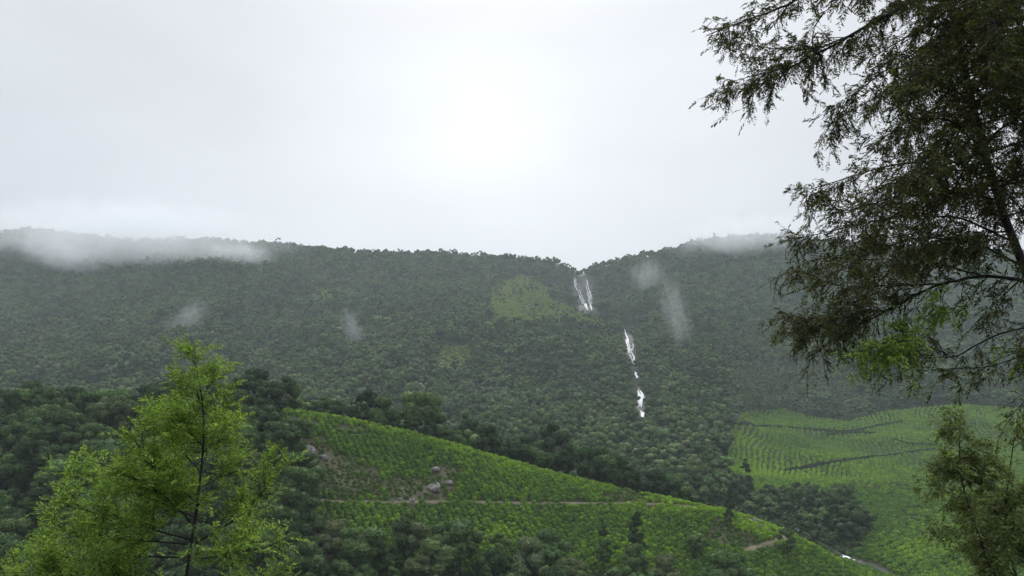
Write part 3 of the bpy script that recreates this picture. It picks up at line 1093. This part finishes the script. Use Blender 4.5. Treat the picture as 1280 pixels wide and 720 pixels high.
# no trees where the right-hand field, the end of the spur and its crest are open ground
keep &= ~((fu > 330) & (fu < 1100) & (np.abs(fy - crest_y(fx)) < 6))
low = (fu > 860) & (fu < 1150) & far_ & (fy < 310) & ~inpoly(fu, fv, GROVE) & (fv > 640)
sdist = np.min(np.hypot(fx[:, None] - sx[None, ::4], fy[:, None] - sy[None, ::4]), 1)
keep &= sdist > 2.0
keep &= ~near_path(fx, fy, 2.5)
kind = rng.choice(4, len(fx), p=[0.48, 0.32, 0.18, 0.02])
pale = inpoly(fu, fv, [(905, 520), (912, 470), (960, 455), (1060, 465), (1085, 500), (1090, 530), (1010, 520), (960, 512)]) & (fy > 500)
kind = np.where(pale, rng.choice([2, 2, 3, 0], len(fx)), kind)
size = np.clip(0.98 + 0.24 * rng.normal(size=len(fx)), 0.5, 1.5)
size = size * np.where(fy > 480, 0.88, 1.0) * np.where((fy < crest_y(fx)) & (fu > 400), 0.84, 1.0) * np.where(inpoly(fu, fv, GROVE) & (fy > 230), 0.72, 1.0)
size = np.where(gr, size * (0.2 + 0.4 * rng.random(len(fx))), np.where(low, size * 0.36, size))
size = np.where(pale, size * 0.85, size)
rockhere = np.zeros(len(fx))
for (ru_, rv_, rw_, rh_) in ((729, 366, 15, 22), (765, 408, 12, 5)):
    rockhere = np.maximum(rockhere, np.exp(-((fu - ru_) / rw_) ** 2 - ((fv - rv_) / rh_) ** 2) * (fy > 450))
keep &= ~((rockhere > 0.45) & (rng.random(len(fx)) < 0.85))
ftop = np.array([KINDS[k_][3] for k_ in KN])[kind] * size
frad = np.array([KINDS[k_][1] for k_ in KN])[kind] * size
tu, tv_ = proj(fx, fy, fz + ftop)
mid_v = (fv + tv_) / 2
rpx = frad / np.maximum(fy, 1) * F
hpx = (fv - tv_) / 2
blockf = np.zeros(len(fx), bool)
for a, b_, w_, D_ in fall_pts[::2]:
    blockf |= (fy > 420) & (fy < D_ + 12) & (np.abs(fu - a) < rpx * 0.75 + w_ * 0.45) & (np.abs(mid_v - b_) < hpx * 0.85 + 1)
keep &= ~blockf
tint = 0.34 + 0.25 * fbm(fx / 60, fy / 60, 3) + 0.20 * rng.normal(size=len(fx))
tint = np.where(pale, 0.80 + 0.1 * rng.normal(size=len(fx)), np.clip(tint, 0, 0.72))
tint = np.where((fy < 330) & (fu < 400), tint * 0.9, tint)
tint = np.where((fy < crest_y(fx)) & (fu >= 400), tint * 0.8 + 0.28, tint)
tint = np.clip(tint, 0, 1)
fx, fy, fz, kind, size, tint, fu, fv, ftop, tu, tv_, pale = [a[keep] for a in (fx, fy, fz, kind, size, tint, fu, fv, ftop, tu, tv_, pale)]

# hand-placed trees that the photograph singles out: (u, v of the foot, Dmin, kind, size, tint, label)
SOLO = [
    (914, 664, 100, 3, 0.92, 0.22, "slender dark tree standing at the bend of the path on the spur"),
    (934, 626, 232, 3, 1.45, 0.20, "tall slender dark tree in front of the bright far tea"),
    (1081, 664, 230, 2, 0.55, 0.35, "small round tree standing alone in the tea beyond the grove"),
    (1075, 676, 230, 0, 0.45, 0.40, "low bushy tree by the stream under the lone round tree"),
    (985, 700, 100, 2, 0.72, 0.30, "dark upright tree in the tea below the end of the spur"),
    (872, 700, 100, 1, 0.60, 0.45, "low spreading bushy tree in the lower tea near the belt"),
    (798, 735, 100, 3, 1.15, 0.15, "tall dark cone-shaped tree rising from the belt into the tea"),
    (755, 730, 100, 3, 1.0, 0.25, "slender tree next to the cone-shaped one in the belt"),
    (505, 722, 100, 2, 1.0, 0.22, "dark rounded tree rising highest at the foot of the near slope"),
]
solo = []
for u, v, dm, kd, sz, tn, lab in SOLO:
    q = hit(u, min(v, 719.0), dm)
    solo.append((q, kd, sz, tn, lab))


def tree_thing(kname, vi, loc, sc_, rz, tn, label, group):
    cm, tm = PROTO[kname][0][vi]
    e = empty(kname, loc)
    e.rotation_euler = (0, 0, rz)
    e.scale = sc_
    for nm, me in (("trunk", tm), ("crown", cm)):
        o_ = bpy.data.objects.new(nm, me)
        COL.objects.link(o_)
        o_.parent = e
        o_["tint"] = tn
    return tag(e, label, "tree", group)


for i, (q, kd, sz, tn, lab) in enumerate(solo):
    tree_thing(KN[kd], i % 2, (q[0], q[1], q[2] - 0.1), (sz, sz, sz), i * 1.3, tn, lab, None)

vis = visible(fx, fy, fz + ftop * 0.8) & (tu > -20) & (tu < 1300) & (tv_ < 712)
score = np.where(vis, size / fy, 0)
big = np.argsort(-score)[:290]
mine = np.zeros(len(fx), bool)
mine[big] = True
WORD = {"broadleaf_tree": "rounded broadleaf", "spreading_tree": "wide spreading", "oval_tree": "upright oval-crowned", "slender_tree": "slender pointed"}
for n_i, i in enumerate(big):
    kn = KN[kind[i]]
    beh = fy[i] > crest_y(fx[i]) + 3
    if beh and fu[i] > 880:
        wh, gp = "in the grove beside the stream", "trees of the grove beside the stream"
    elif beh:
        wh, gp = "behind the crest of the near spur", "trees behind the crest of the near spur"
    elif fu[i] < 400:
        wh, gp = "in the wood left of the near tea", "trees of the wood left of the tea"
    else:
        wh, gp = "in the belt below the near tea", "trees in the belt below the tea"
    shade = "dark green" if tint[i] < 0.3 else "mid green" if tint[i] < 0.52 else "olive green"
    s_ = size[i]
    tree_thing(kn, n_i % 2, (fx[i], fy[i], fz[i] - 0.2), (s_, s_, s_ * (0.9 + 0.2 * rng.random())), rng.random() * 6.28,
               float(tint[i]), f"{'small ' if s_ < 0.78 else 'big ' if s_ > 1.2 else ''}{shade} {WORD[kn]} tree {wh}", gp)
# undergrowth: low shrubs along the stream, round the grove and along the upper edge of the far tea
ex, ey, es = [], [], []
for (x0, x1, y0, y1, sp, lo, hi) in ((45, 135, 210, 335, 1.9, 0.16, 0.34), (120, 470, 555, 690, 3.2, 0.25, 0.5)):
    a, b_ = lattice(x0, x1, y0, y1, sp, sp, 0.5, 0.25)
    t1, t2, _, _, eu, ev = region(a, b_)
    sd_ = np.min(np.hypot(a[:, None] - sx[None, ::4], b_[:, None] - sy[None, ::4]), 1)
    kk = ~t1 & ~t2 & (b_ > crest_y(a) + 5) & (sd_ > 1.9) & (eu > 880) & (eu < 1330) & ~near_path(a, b_, 0.3)
    ex.append(a[kk])
    ey.append(b_[kk])
    es.append(rng.uniform(lo, hi, int(kk.sum())))
ex, ey, es = np.concatenate(ex), np.concatenate(ey), np.concatenate(es)
ne = len(ex)
print("undergrowth", ne)
fx, fy, fz = np.r_[fx, ex], np.r_[fy, ey], np.r_[fz, H(ex, ey) - es * 1.8]
kind, size = np.r_[kind, rng.integers(0, 3, ne)], np.r_[size, es]
tint, mine = np.r_[tint, np.clip(0.42 + 0.15 * rng.normal(size=ne), 0, 0.7)], np.r_[mine, np.zeros(ne, bool)]
r_ = ~mine
nf = int(r_.sum())
ind = kind[r_] * 2 + rng.integers(0, 2, nf)
protos = [o_ for kn in KN for o_ in PROTO[kn][1]]
protos_rev = protos[::-1]          # order of the joined instances follows the links
sz = size[r_]
forest = instancer("forest", np.stack([fx[r_], fy[r_], fz[r_] - 0.3], 1),
                   np.stack([rng.normal(size=nf) * .05, rng.normal(size=nf) * .05, rng.random(nf) * 6.28], 1),
                   np.stack([sz * 1.08, sz * 1.08, sz * (0.85 + 0.3 * rng.random(nf))], 1), ind, tint[r_], protos_rev)
tag(forest, "dense dark green forest covering the mountain slope beyond the tea", "forest", kind="stuff")


# ------------------------------------------------------------------ the feathery trees near the photographer
def fronds(base, dirs, L, K, r, droop=0.35, lw=0.11, ll=0.30):
    """feather-like leaves: leaflets along both sides of a drooping midrib"""
    n = len(base)
    d = dirs / np.linalg.norm(dirs, axis=1)[:, None]
    rnd = unit(n, r) * 0.6 + np.array([0, 0, 1.0])
    side = np.cross(d, rnd)
    side /= np.linalg.norm(side, axis=1)[:, None] + 1e-9
    tt = np.repeat(np.linspace(0.12, 1.0, K), 2)
    sg = np.tile([1.0, -1.0], K)
    L_ = L[:, None, None]
    P0 = base[:, None, :] + d[:, None, :] * L_ * tt[None, :, None]
    P0 = P0 - np.array([0, 0, 1.0]) * (L_ * droop * (tt ** 2)[None, :, None])
    prof = np.sin(np.pi * (0.12 + 0.80 * tt))
    ld = side[:, None, :] * sg[None, :, None] * 0.85 + d[:, None, :] * 0.6
    ld = ld + r.normal(size=(n, 2 * K, 3)) * 0.16
    ld[:, :, 2] -= droop * 0.6
    ln = (L_ * ll) * (prof * (0.75 + 0.4 * r.random((n, 2 * K))))[:, :, None]
    tip = P0 + ld * ln
    midp = P0 + ld * ln * 0.45
    wv = np.cross(ld, np.array([0, 0, 1.0])[None, None, :] + r.normal(size=(n, 2 * K, 3)) * 0.5)
    wv /= np.linalg.norm(wv, axis=2)[:, :, None] + 1e-9
    wv = wv * L_ * lw * 0.5 * (0.7 + 0.5 * r.random((n, 2 * K)))[:, :, None]
    V = np.stack([P0, midp - wv, tip, midp + wv], 2).reshape(-1, 3)
    nq = n * 2 * K
    return V, np.arange(nq * 4).reshape(nq, 4)


def resample(pts, n):
    pts = np.asarray(pts, float)
    d = np.r_[0, np.cumsum(np.linalg.norm(np.diff(pts, axis=0), axis=1))]
    # smooth interpolation: linear resample then a small blur
    tq = np.linspace(0, d[-1], n)
    q = np.stack([np.interp(tq, d, pts[:, i]) for i in range(3)], 1)
    for _ in range(2):
        q[1:-1] = (q[:-2] + 2 * q[1:-1] + q[2:]) / 4
    return q


def px_line(pts, D):
    """pixel polyline to points at about the depth of the tree; a third number shifts the depth"""
    return np.array([at(p_[0], p_[1], D + (p_[2] if len(p_) > 2 else 0)) for p_ in pts])


def near_tree(name, label, trunk, tr_r, boughs, leaf_m, bark_m, r, D, twig_len, twig_gap, fr_gap, fr_len, K, droop, twist=0.8,
              up=0.0, dens=1.0, t_start=0.15, lw=0.11, ll=0.30, side_twigs=True):
    base = trunk[0].copy()
    root = empty(name, base)
    tag(root, label, "tree")
    tp = resample(trunk, 26)
    v_, f_ = tube(tp - base, np.linspace(tr_r, tr_r * 0.18, 26), 9)
    mesh_obj("trunk", v_, f_, bark_m, root, smooth_shade=True)
    B, Dr, Ls = [], [], []
    Bf, Df, Lf = [], [], []
    for pts, br, dn, fresh in [(b_ + (1.0, False))[:4] if len(b_) == 2 else (b_ + (False,))[:4] for b_ in boughs]:  # fresh marks boughs whose leaf colour has stronger light painted in
        n = max(8, int(np.linalg.norm(np.diff(pts, axis=0), axis=1).sum() / 0.09))
        q = resample(pts, n)
        q = q + np.cumsum(r.normal(size=q.shape) * 0.004, axis=0)
        V, Fc = [], []
        v_, f_ = tube(q - base, np.linspace(br, br * 0.22, n), 6)
        V.append(v_)
        Fc += f_
        off = len(v_)
        seg = np.linalg.norm(np.diff(q, axis=0), axis=1).sum()
        tg = np.gradient(q, axis=0)
        tg /= np.linalg.norm(tg, axis=1)[:, None]
        nt_ = int(seg / twig_gap * dn)
        for j in range(nt_):
            tt = t_start + (1 - t_start) * (j + r.random()) / max(1, nt_)
            k_ = min(n - 1, int(tt * (n - 1)))
            dv = tg[k_] * (0.55 + 0.3 * r.random()) + unit(1, r)[0] * twist
            dv[2] += up
            dv /= np.linalg.norm(dv)
            tl = twig_len * (0.45 + 0.75 * r.random()) * (1.0 - 0.35 * tt)
            m = 6
            s_ = np.linspace(0, 1, m)[:, None]
            bend = unit(1, r)[0] * 0.25
            bend[2] -= droop * 0.5
            tw = q[k_] + dv * tl * s_ + bend * tl * s_ ** 2
            v_, f_ = tube(tw - base, np.linspace(max(0.0035, br * 0.22), 0.0018, m), 4, off)
            V.append(v_)
            Fc += f_
            off += len(v_)
            nfr = max(3, int(tl / fr_gap * dens))
            fq = np.sort(r.random(nfr)) * 0.85 + 0.15
            fq[-1] = 1.0
            pos = np.stack([np.interp(fq, s_[:, 0], tw[:, i]) for i in range(3)], 1)
            fd = dv * 0.8 + unit(nfr, r) * 0.85
            fd[:, 2] += up * 0.6
            (Bf if fresh else B).append(pos)
            (Df if fresh else Dr).append(fd)
            (Lf if fresh else Ls).append(fr_len * (0.55 + 0.7 * r.random(nfr)))
        mesh_obj("branch", np.concatenate(V), Fc, bark_m, root, smooth_shade=True)
    B, Dr, Ls = np.concatenate(B), np.concatenate(Dr), np.concatenate(Ls)
    v_, f_ = fronds(B - base, Dr, Ls, K, r, droop, lw, ll)
    cr = mesh_obj("crown", v_, f_, leaf_m, root)
    if Bf:
        v_, f_ = fronds(np.concatenate(Bf) - base, np.concatenate(Df), np.concatenate(Lf), K, r, droop, lw, ll)
        fo = mesh_obj("lit_tone_leaves", v_, f_, M_LEAF_L, root)  # lighter leaf colour stands in for stronger light on these sprays
        fo["label"] = "spray of leaves coloured bright yellow-green as if strongly lit"
    print(name, "fronds", len(B), "faces", len(f_))
    return root


M_LEAF_L = leaf_mat("young_feathery_leaves", [(0.0, (0.075, 0.130, 0.030)), (0.5, (0.150, 0.240, 0.055)), (1.0, (0.29, 0.38, 0.10))],
                    trans=0.45, vary=0.3, use_tint=False)
M_LEAF_R = leaf_mat("dark_feathery_leaves", [(0.0, (0.042, 0.047, 0.024)), (0.6, (0.070, 0.078, 0.036)), (1.0, (0.115, 0.122, 0.055))],
                    trans=0.28, vary=0.3, use_tint=False)
M_LEAF_B = leaf_mat("olive_yellow_leaves", [(0.0, (0.068, 0.096, 0.034)), (0.6, (0.105, 0.140, 0.050)), (1.0, (0.180, 0.205, 0.072))],
                    trans=0.4, vary=0.3, use_tint=False)

r1 = np.random.default_rng(3)
D1 = 9.0


def gpt(u, D):
    x = at(u, 500, D)[0]
    return np.array([x, D, float(H(x, D)) - 0.15])


trunkL = np.concatenate([[gpt(222, D1)], px_line([(228, 790), (232, 720), (238, 685), (246, 640), (252, 580), (257, 530), (252, 490), (246, 462)], D1)])
bL = []
LB = [
    # right-hand boughs
    ([(238, 682), (275, 662), (312, 632), (335, 605), (352, 585)], 0.013, 0.6), ([(250, 610, 0), (275, 598, .3), (305, 578, .6)], 0.008, .6),
    ([(254, 565), (272, 548, -.2), (288, 530, -.4)], 0.007, .7), ([(256, 540), (268, 520, .2), (278, 505, .3)], 0.006, .7),
    ([(236, 700), (270, 695, -.5), (310, 685, -.9), (335, 680, -1.2)], 0.010, .5),
    # left-hand boughs
    ([(248, 630), (215, 605, -.3), (182, 580, -.5), (165, 550, -.6)], 0.012, .8), ([(246, 645), (195, 625, .3), (140, 605, .6), (95, 600, .8)], 0.013, .8),
    ([(240, 675), (190, 662, -.4), (130, 645, -.8), (75, 632, -1.1)], 0.013, .8), ([(236, 695), (180, 695, .3), (110, 698, .5), (45, 690, .8)], 0.013, .8),
    ([(252, 590), (230, 568, .3), (205, 545, .5), (185, 530, .5)], 0.009, .9), ([(254, 560), (238, 540, -.3), (215, 525, -.5)], 0.007, .9),
    ([(256, 535), (240, 515, .2), (218, 508, .3)], 0.006, .8), ([(255, 510), (245, 492, -.1), (238, 478, -.1)], 0.005, 1.0),
    ([(253, 500), (258, 485, .1), (262, 476, .1)], 0.004, 1.0), ([(234, 720), (170, 728, -.5), (100, 722, -.8), (35, 712, -1.0)], 0.013, .8),
    ([(232, 735), (160, 755, .4), (70, 750, .7), (-5, 735, 1)], 0.013, .8), ([(245, 655), (232, 615, .5), (215, 585, .8), (200, 570, .9)], 0.009, .9),
    ([(245, 660), (218, 630, -.5), (185, 610, -.9), (150, 590, -1.1)], 0.010, .9), ([(247, 465), (245, 458), (243, 452)], 0.004, 2.0),
    ([(230, 745), (285, 748, .4), (330, 735, .7), (360, 722, .9)], 0.010, .5),
    ([(240, 680), (165, 675, -.2), (120, 668, -.1), (75, 665, .1)], 0.010, .8),
    ([(255, 580), (262, 555, .3), (272, 545, .4)], 0.006, .8),
]
for pts, br, dn in LB:
    bL.append((px_line(pts, D1), br, dn))
near_tree("feathery_young_tree", "bright green feathery young tree standing alone on the near slope", trunkL, 0.035, bL, M_LEAF_L, M_DARKBARK, r1, D1,
          twig_len=0.44, twig_gap=0.036, fr_gap=0.030, fr_len=0.20, K=12, droop=0.10, twist=0.60, up=0.30, lw=0.065, ll=0.28, t_start=0.22)

r2 = np.random.default_rng(8)
D2 = 9.0
trunkR = np.concatenate([[gpt(1440, D2 + .3)], px_line([(1420, 700), (1370, 520), (1310, 400), (1277, 334), (1257, 285), (1240, 230), (1215, 130), (1190, 20), (1170, -120), (1160, -300), (1150, -460)], D2)])
RB = [
    # long boughs that show as lines against the sky
    ([(1200, -60), (1140, 0), (1060, 45), (1000, 78), (960, 100), (938, 122)], 0.030, .85),
    ([(1195, -110), (1120, -60), (1050, -30), (985, 10), (930, 30), (890, 45)], 0.026, .9),
    ([(1060, 45), (1020, 62, .2), (960, 60, .4), (905, 48, .5)], 0.010, .9), ([(1000, 78), (960, 90, -.2), (915, 100, -.4), (893, 120, -.5)], 0.009, .8),
    ([(1030, 15, .1), (1015, 35, .1), (1016, 70, .1), (1030, 95, 0)], 0.010, .5),
    ([(1230, -30), (1190, 10, .3), (1140, 40, .5), (1085, 75, .7)], 0.018, .8),
    ([(1200, 60), (1150, 60, -.3), (1100, 90, -.5), (1055, 125, -.7), (1030, 165, -.7)], 0.015, .9),
    ([(1220, 130), (1170, 100, .4), (1110, 110, .7), (1060, 140, .9)], 0.014, .9),
    ([(1235, 190), (1185, 150, -.4), (1130, 150, -.8), (1095, 190, -1.0)], 0.015, .85),
    ([(1245, 230), (1190, 200, .3), (1120, 205, .6), (1050, 225, .8), (1000, 240, .9)], 0.017, 1.0),
    ([(1250, 250), (1190, 240, -.4), (1110, 245, -.8), (1050, 262, -1.0), (1010, 240, -1.2)], 0.015, 1.0),
    ([(1262, 300), (1200, 270, .3), (1120, 270, .5), (1040, 290, .8), (985, 300, .9)], 0.016, 1.1),
    ([(1320, 365), (1280, 350), (1230, 345), (1180, 355), (1120, 385), (1070, 415), (1010, 452)], 0.024, .55),
    ([(1180, 355), (1110, 358, .1), (1050, 360, .2), (985, 335, .4)], 0.010, 1.0), ([(1120, 385), (1060, 395, -.2), (1010, 400, -.3), (980, 395, -.4)], 0.009, 1.2),
    ([(1230, 345), (1160, 325, .4), (1080, 325, .7), (1020, 320, .9)], 0.013, 1.1), ([(1100, 365, .1), (1050, 385, .4), (1000, 425, .6)], 0.008, 1.2),
    ([(1275, 330), (1220, 300, -.5), (1150, 300, -.9), (1090, 320, -1.1), (1040, 345, -1.3)], 0.014, 1.1),
    ([(1400, 420), (1300, 405), (1240, 420), (1195, 450), (1150, 440), (1105, 445)], 0.016, .28),
    ([(1420, 450), (1300, 440), (1240, 460), (1190, 462), (1130, 465)], 0.013, .28), ([(1400, 430), (1310, 425, .3), (1240, 455, .5), (1180, 478, .6)], 0.010, .22),
    ([(1195, 450), (1160, 430, .1), (1120, 440, .2), (1085, 448, .2)], 0.006, .8),
    # the dense inside of the crown
    ([(1215, 120), (1260, 60, .5), (1310, 20, .9)], 0.018, 1.25), ([(1230, 180), (1280, 140, -.5), (1330, 120, -.8)], 0.016, 1.25),
    ([(1200, 50), (1160, 10, .7), (1110, -20, 1.25)], 0.018, 1.25), ([(1205, 80), (1230, 20, -.8), (1280, -10, -1.2)], 0.016, 1.25),
    ([(1210, 110), (1175, 80, -.8), (1140, 90, -1.3), (1120, 130, -1.5)], 0.014, 1.25), ([(1225, 160), (1200, 130, .9), (1150, 140, 1.4), (1125, 180, 1.6)], 0.014, 1.25),
    ([(1240, 220), (1215, 180, -.9), (1170, 185, -1.4), (1140, 230, -1.6)], 0.014, 1.25), ([(1245, 240), (1280, 200, .6), (1320, 190, 1)], 0.014, 1.25),
    ([(1250, 260), (1220, 230, 1), (1170, 240, 1.6), (1130, 270, 1.8)], 0.014, 1.25), ([(1190, 10), (1220, -30, 1), (1270, -50, 1.5)], 0.016, 1.15),
    ([(1190, 0), (1150, -40, -.8), (1090, -40, -1.3), (1050, 0, -1.6)], 0.016, 1.0), ([(1240, 225), (1270, 250, -.7), (1300, 290, -1)], 0.011, .8),
    ([(1200, 40), (1250, 70, .9), (1290, 120, 1.25)], 0.014, 1.25), ([(1215, 130), (1250, 110, -1), (1290, 70, -1.4)], 0.014, 1.25),
    ([(1235, 210), (1180, 215, .1), (1130, 220, .1), (1080, 250, .2)], 0.012, 1.15), ([(1260, 290), (1200, 290, .9), (1140, 300, 1.3), (1090, 290, 1.5)], 0.012, 1.15),
    ([(1195, 30), (1180, 60, 1.15), (1190, 110, 1.5)], 0.012, 1.15), ([(1200, 20), (1240, 30, -1.3), (1260, 90, -1.8)], 0.012, 1.15),
    ([(1300, 380), (1330, 340, .5), (1370, 330, .8)], 0.014, .9), ([(1280, 345), (1250, 375, .3), (1225, 400, .5)], 0.008, .7),
    ([(1330, 430), (1290, 490, .4), (1262, 520, .6)], 0.010, .5),
]
for j in range(24):                                   # the side of the crown that lies beyond the picture, and its top
    q_ = r2.random()
    tu0, tv0 = np.interp(q_, [0, 0.5, 1], [1262, 1195, 1152]), np.interp(q_, [0, 0.5, 1], [300, 20, -440])
    a_, l_ = r2.uniform(-0.9, 0.9), (150 + 150 * r2.random()) * (1.15 - 0.75 * q_)
    sd = 1.0 if (q_ < 0.55 or r2.random() < 0.5) else -1.0
    RB.append(([(tu0, tv0), (tu0 + sd * l_ * 0.5 * math.cos(a_), tv0 - 30, l_ * 0.004 * math.sin(a_)),
                (tu0 + sd * l_ * math.cos(a_), tv0 - 20 + 30 * r2.random(), l_ * 0.009 * math.sin(a_))], 0.014, 0.8))
bR = [(px_line(pts, D2), br, dn) for pts, br, dn in RB]
bR += [(px_line(pts, D2), br, dn, True) for pts, br, dn in (([(1150, 440, -.5), (1125, 425, -.7), (1100, 436, -.8), (1078, 446, -.8)], 0.006, 1.9),
                                                             ([(1195, 392, -.5), (1182, 378, -.6), (1166, 374, -.6)], 0.005, 1.4),
                                                             ([(1300, 425, .2), (1285, 432, .2), (1272, 436, .2)], 0.005, 1.0))]
near_tree("overhanging_tree", "dark feathery tree reaching over the valley with long drooping boughs", trunkR, 0.075, bR, M_LEAF_R, M_DARKBARK, r2, D2,
          twig_len=0.46, twig_gap=0.035, fr_gap=0.036, fr_len=0.125, K=8, droop=0.40, twist=0.8, up=-0.14, lw=0.13, ll=0.36, t_start=0.12)

r3 = np.random.default_rng(21)
D3 = 22.0
for (tu_, stems, lab) in (
        (1262, [(1250, 760), (1240, 715), (1222, 665), (1206, 622), (1198, 580), (1200, 530)], "olive thin-stemmed tree with a leaning stem at the foot of the overhanging tree"),
        (1290, [(1285, 760), (1262, 700), (1255, 640), (1262, 590), (1268, 545)], "yellowish thin-stemmed tree close behind the leaning olive one")):
    trk = np.concatenate([[gpt(tu_, D3)], px_line(stems, D3)])
    bs = []
    for j in range(26):
        q = r3.random() * 0.85 + 0.12
        tq = resample(trk[1:], 30)
        p0 = tq[int(q * 29)]
        a = r3.random() * 6.283
        ln = (0.5 + 0.9 * r3.random()) * (1.25 - 0.6 * q)
        e = p0 + np.array([math.cos(a) * ln, math.sin(a) * ln, ln * r3.uniform(0.05, 0.7)])
        mm = (p0 + e) / 2 + np.array([0, 0, 0.12])
        bs.append((np.array([p0, mm, e]), 0.012, 1.0))
    near_tree("thin_stemmed_tree", lab, trk, 0.07, bs, M_LEAF_B, M_DARKBARK, r3, D3, twig_len=0.65, twig_gap=0.055, fr_gap=0.06, fr_len=0.20, K=6,
              droop=0.4, twist=0.8, up=-0.05, lw=0.22, ll=0.4)
    D3 += 1.6

# ------------------------------------------------------------------ air: haze and low cloud
haze_m, t, o = new_mat("haze_air")
pv = N(t, "ShaderNodeVolumePrincipled")
pv.inputs["Color"].default_value = (0.84, 0.93, 1.0, 1)
pv.inputs["Density"].default_value = 0.00015
pv.inputs["Anisotropy"].default_value = 0.2
t.links.new(pv.outputs[0], o.inputs["Volume"])
zlo, zhi = float(GZ.min()) - 1.5, float(GZ.max()) + 30
xh = float(np.abs(GX).max()) + 20
V = [(sx_ * xh, y_, z_) for z_ in (zlo, zhi) for sx_, y_ in ((-1, -160), (1, -160), (1, 1985), (-1, 1985))]
Fc = [(3, 2, 1, 0), (4, 5, 6, 7), (0, 1, 5, 4), (1, 2, 6, 5), (2, 3, 7, 6), (3, 0, 4, 7)]
haze = mesh_obj("haze", V, Fc, haze_m)
tag(haze, "thin pale haze filling the valley air", "haze", kind="stuff")


def mist_mat(name, dens, scale, thr, stretch=(1, 1, 1), soft=0.25):
    m, t, o = new_mat(name)
    tc = N(t, "ShaderNodeTexCoord")
    mp = N(t, "ShaderNodeMapping")
    mp.inputs["Scale"].default_value = stretch
    t.links.new(tc.outputs["Object"], mp.inputs[0])
    n = N(t, "ShaderNodeTexNoise")
    n.inputs["Scale"].default_value = scale
    n.inputs["Detail"].default_value = 4
    n.inputs["Roughness"].default_value = 0.6
    t.links.new(mp.outputs[0], n.inputs[0])
    ln = N(t, "ShaderNodeVectorMath", operation="LENGTH")
    t.links.new(tc.outputs["Object"], ln.inputs[0])
    fall = math_node(t, "SUBTRACT", 1.0, ln.outputs["Value"], clamp=True)
    a = math_node(t, "ADD", n.outputs["Fac"], math_node(t, "MULTIPLY", fall, 0.7))
    a = math_node(t, "SUBTRACT", a, thr)
    a = math_node(t, "DIVIDE", a, soft, clamp=True)
    sf = math_node(t, "MULTIPLY", fall, 1.8, clamp=True)
    a = math_node(t, "MULTIPLY", a, math_node(t, "MULTIPLY", sf, sf))
    d = math_node(t, "MULTIPLY", a, dens)
    pv = N(t, "ShaderNodeVolumePrincipled")
    pv.inputs["Color"].default_value = (0.96, 0.98, 1.0, 1)
    t.links.new(d, pv.inputs["Density"])
    pv.inputs["Anisotropy"].default_value = 0.15
    t.links.new(pv.outputs[0], o.inputs["Volume"])
    return m


def mist(u, v, D, w, h, dep, tilt, mat, label):
    bm_v, bm_f = [], []
    n1, n2 = 10, 16
    for i in range(n1 + 1):
        th = math.pi * i / n1
        for j in range(n2):
            a = 2 * math.pi * j / n2
            bm_v.append((math.sin(th) * math.cos(a), math.sin(th) * math.sin(a), math.cos(th)))
    for i in range(n1):
        for j in range(n2):
            bm_f.append((i * n2 + j, (i + 1) * n2 + j, (i + 1) * n2 + (j + 1) % n2, i * n2 + (j + 1) % n2))
    ob = mesh_obj("mist", bm_v, bm_f, mat)
    ob.location = at(u, v, D)
    ob.scale = (w, dep, h)
    ob.rotation_euler = (0, math.radians(tilt), 0)
    return tag(ob, label, "mist", kind="stuff")


cap = mist_mat("cloud_cap", 0.013, 2.6, 0.70, (2.2, 1.2, 0.7), 0.3)
wsp = mist_mat("mist_wisp", 0.014, 3.2, 0.78, (1.8, 1.2, 0.55), 0.4)
mist(150, 294, 1035, 340, 78, 120, 2, cap, "low cloud hiding the ridge above the left end of the forest")
mist(75, 318, 990, 90, 34, 60, 14, cap, "ragged shred of cloud hanging below the left end of the ridge")
mist(300, 318, 1000, 75, 26, 60, 8, cap, "ragged shred of cloud where the clouded ridge meets the clear one")
mist(930, 293, 1050, 165, 42, 90, -4, cap, "low cloud resting on the high shoulder right of the falls")
mist(441, 414, hit(441, 430)[1] - 25, 17, 40, 22, -24, wsp, "thin wisp of mist rising from the forest left of the grass clearing")
mist(234, 398, hit(236, 410)[1] - 25, 44, 24, 24, -35, wsp, "faint wisp of mist above the forest behind the young tree")
mist(845, 395, hit(845, 430)[1] - 25, 21, 68, 26, -14, wsp, "long streak of mist trailing down the forest right of the falls")
mist(808, 345, hit(808, 365)[1] - 30, 42, 44, 30, 0, wsp, "patch of mist under the ridge right of the upper falls")
print("forest", nf, "tea", na)
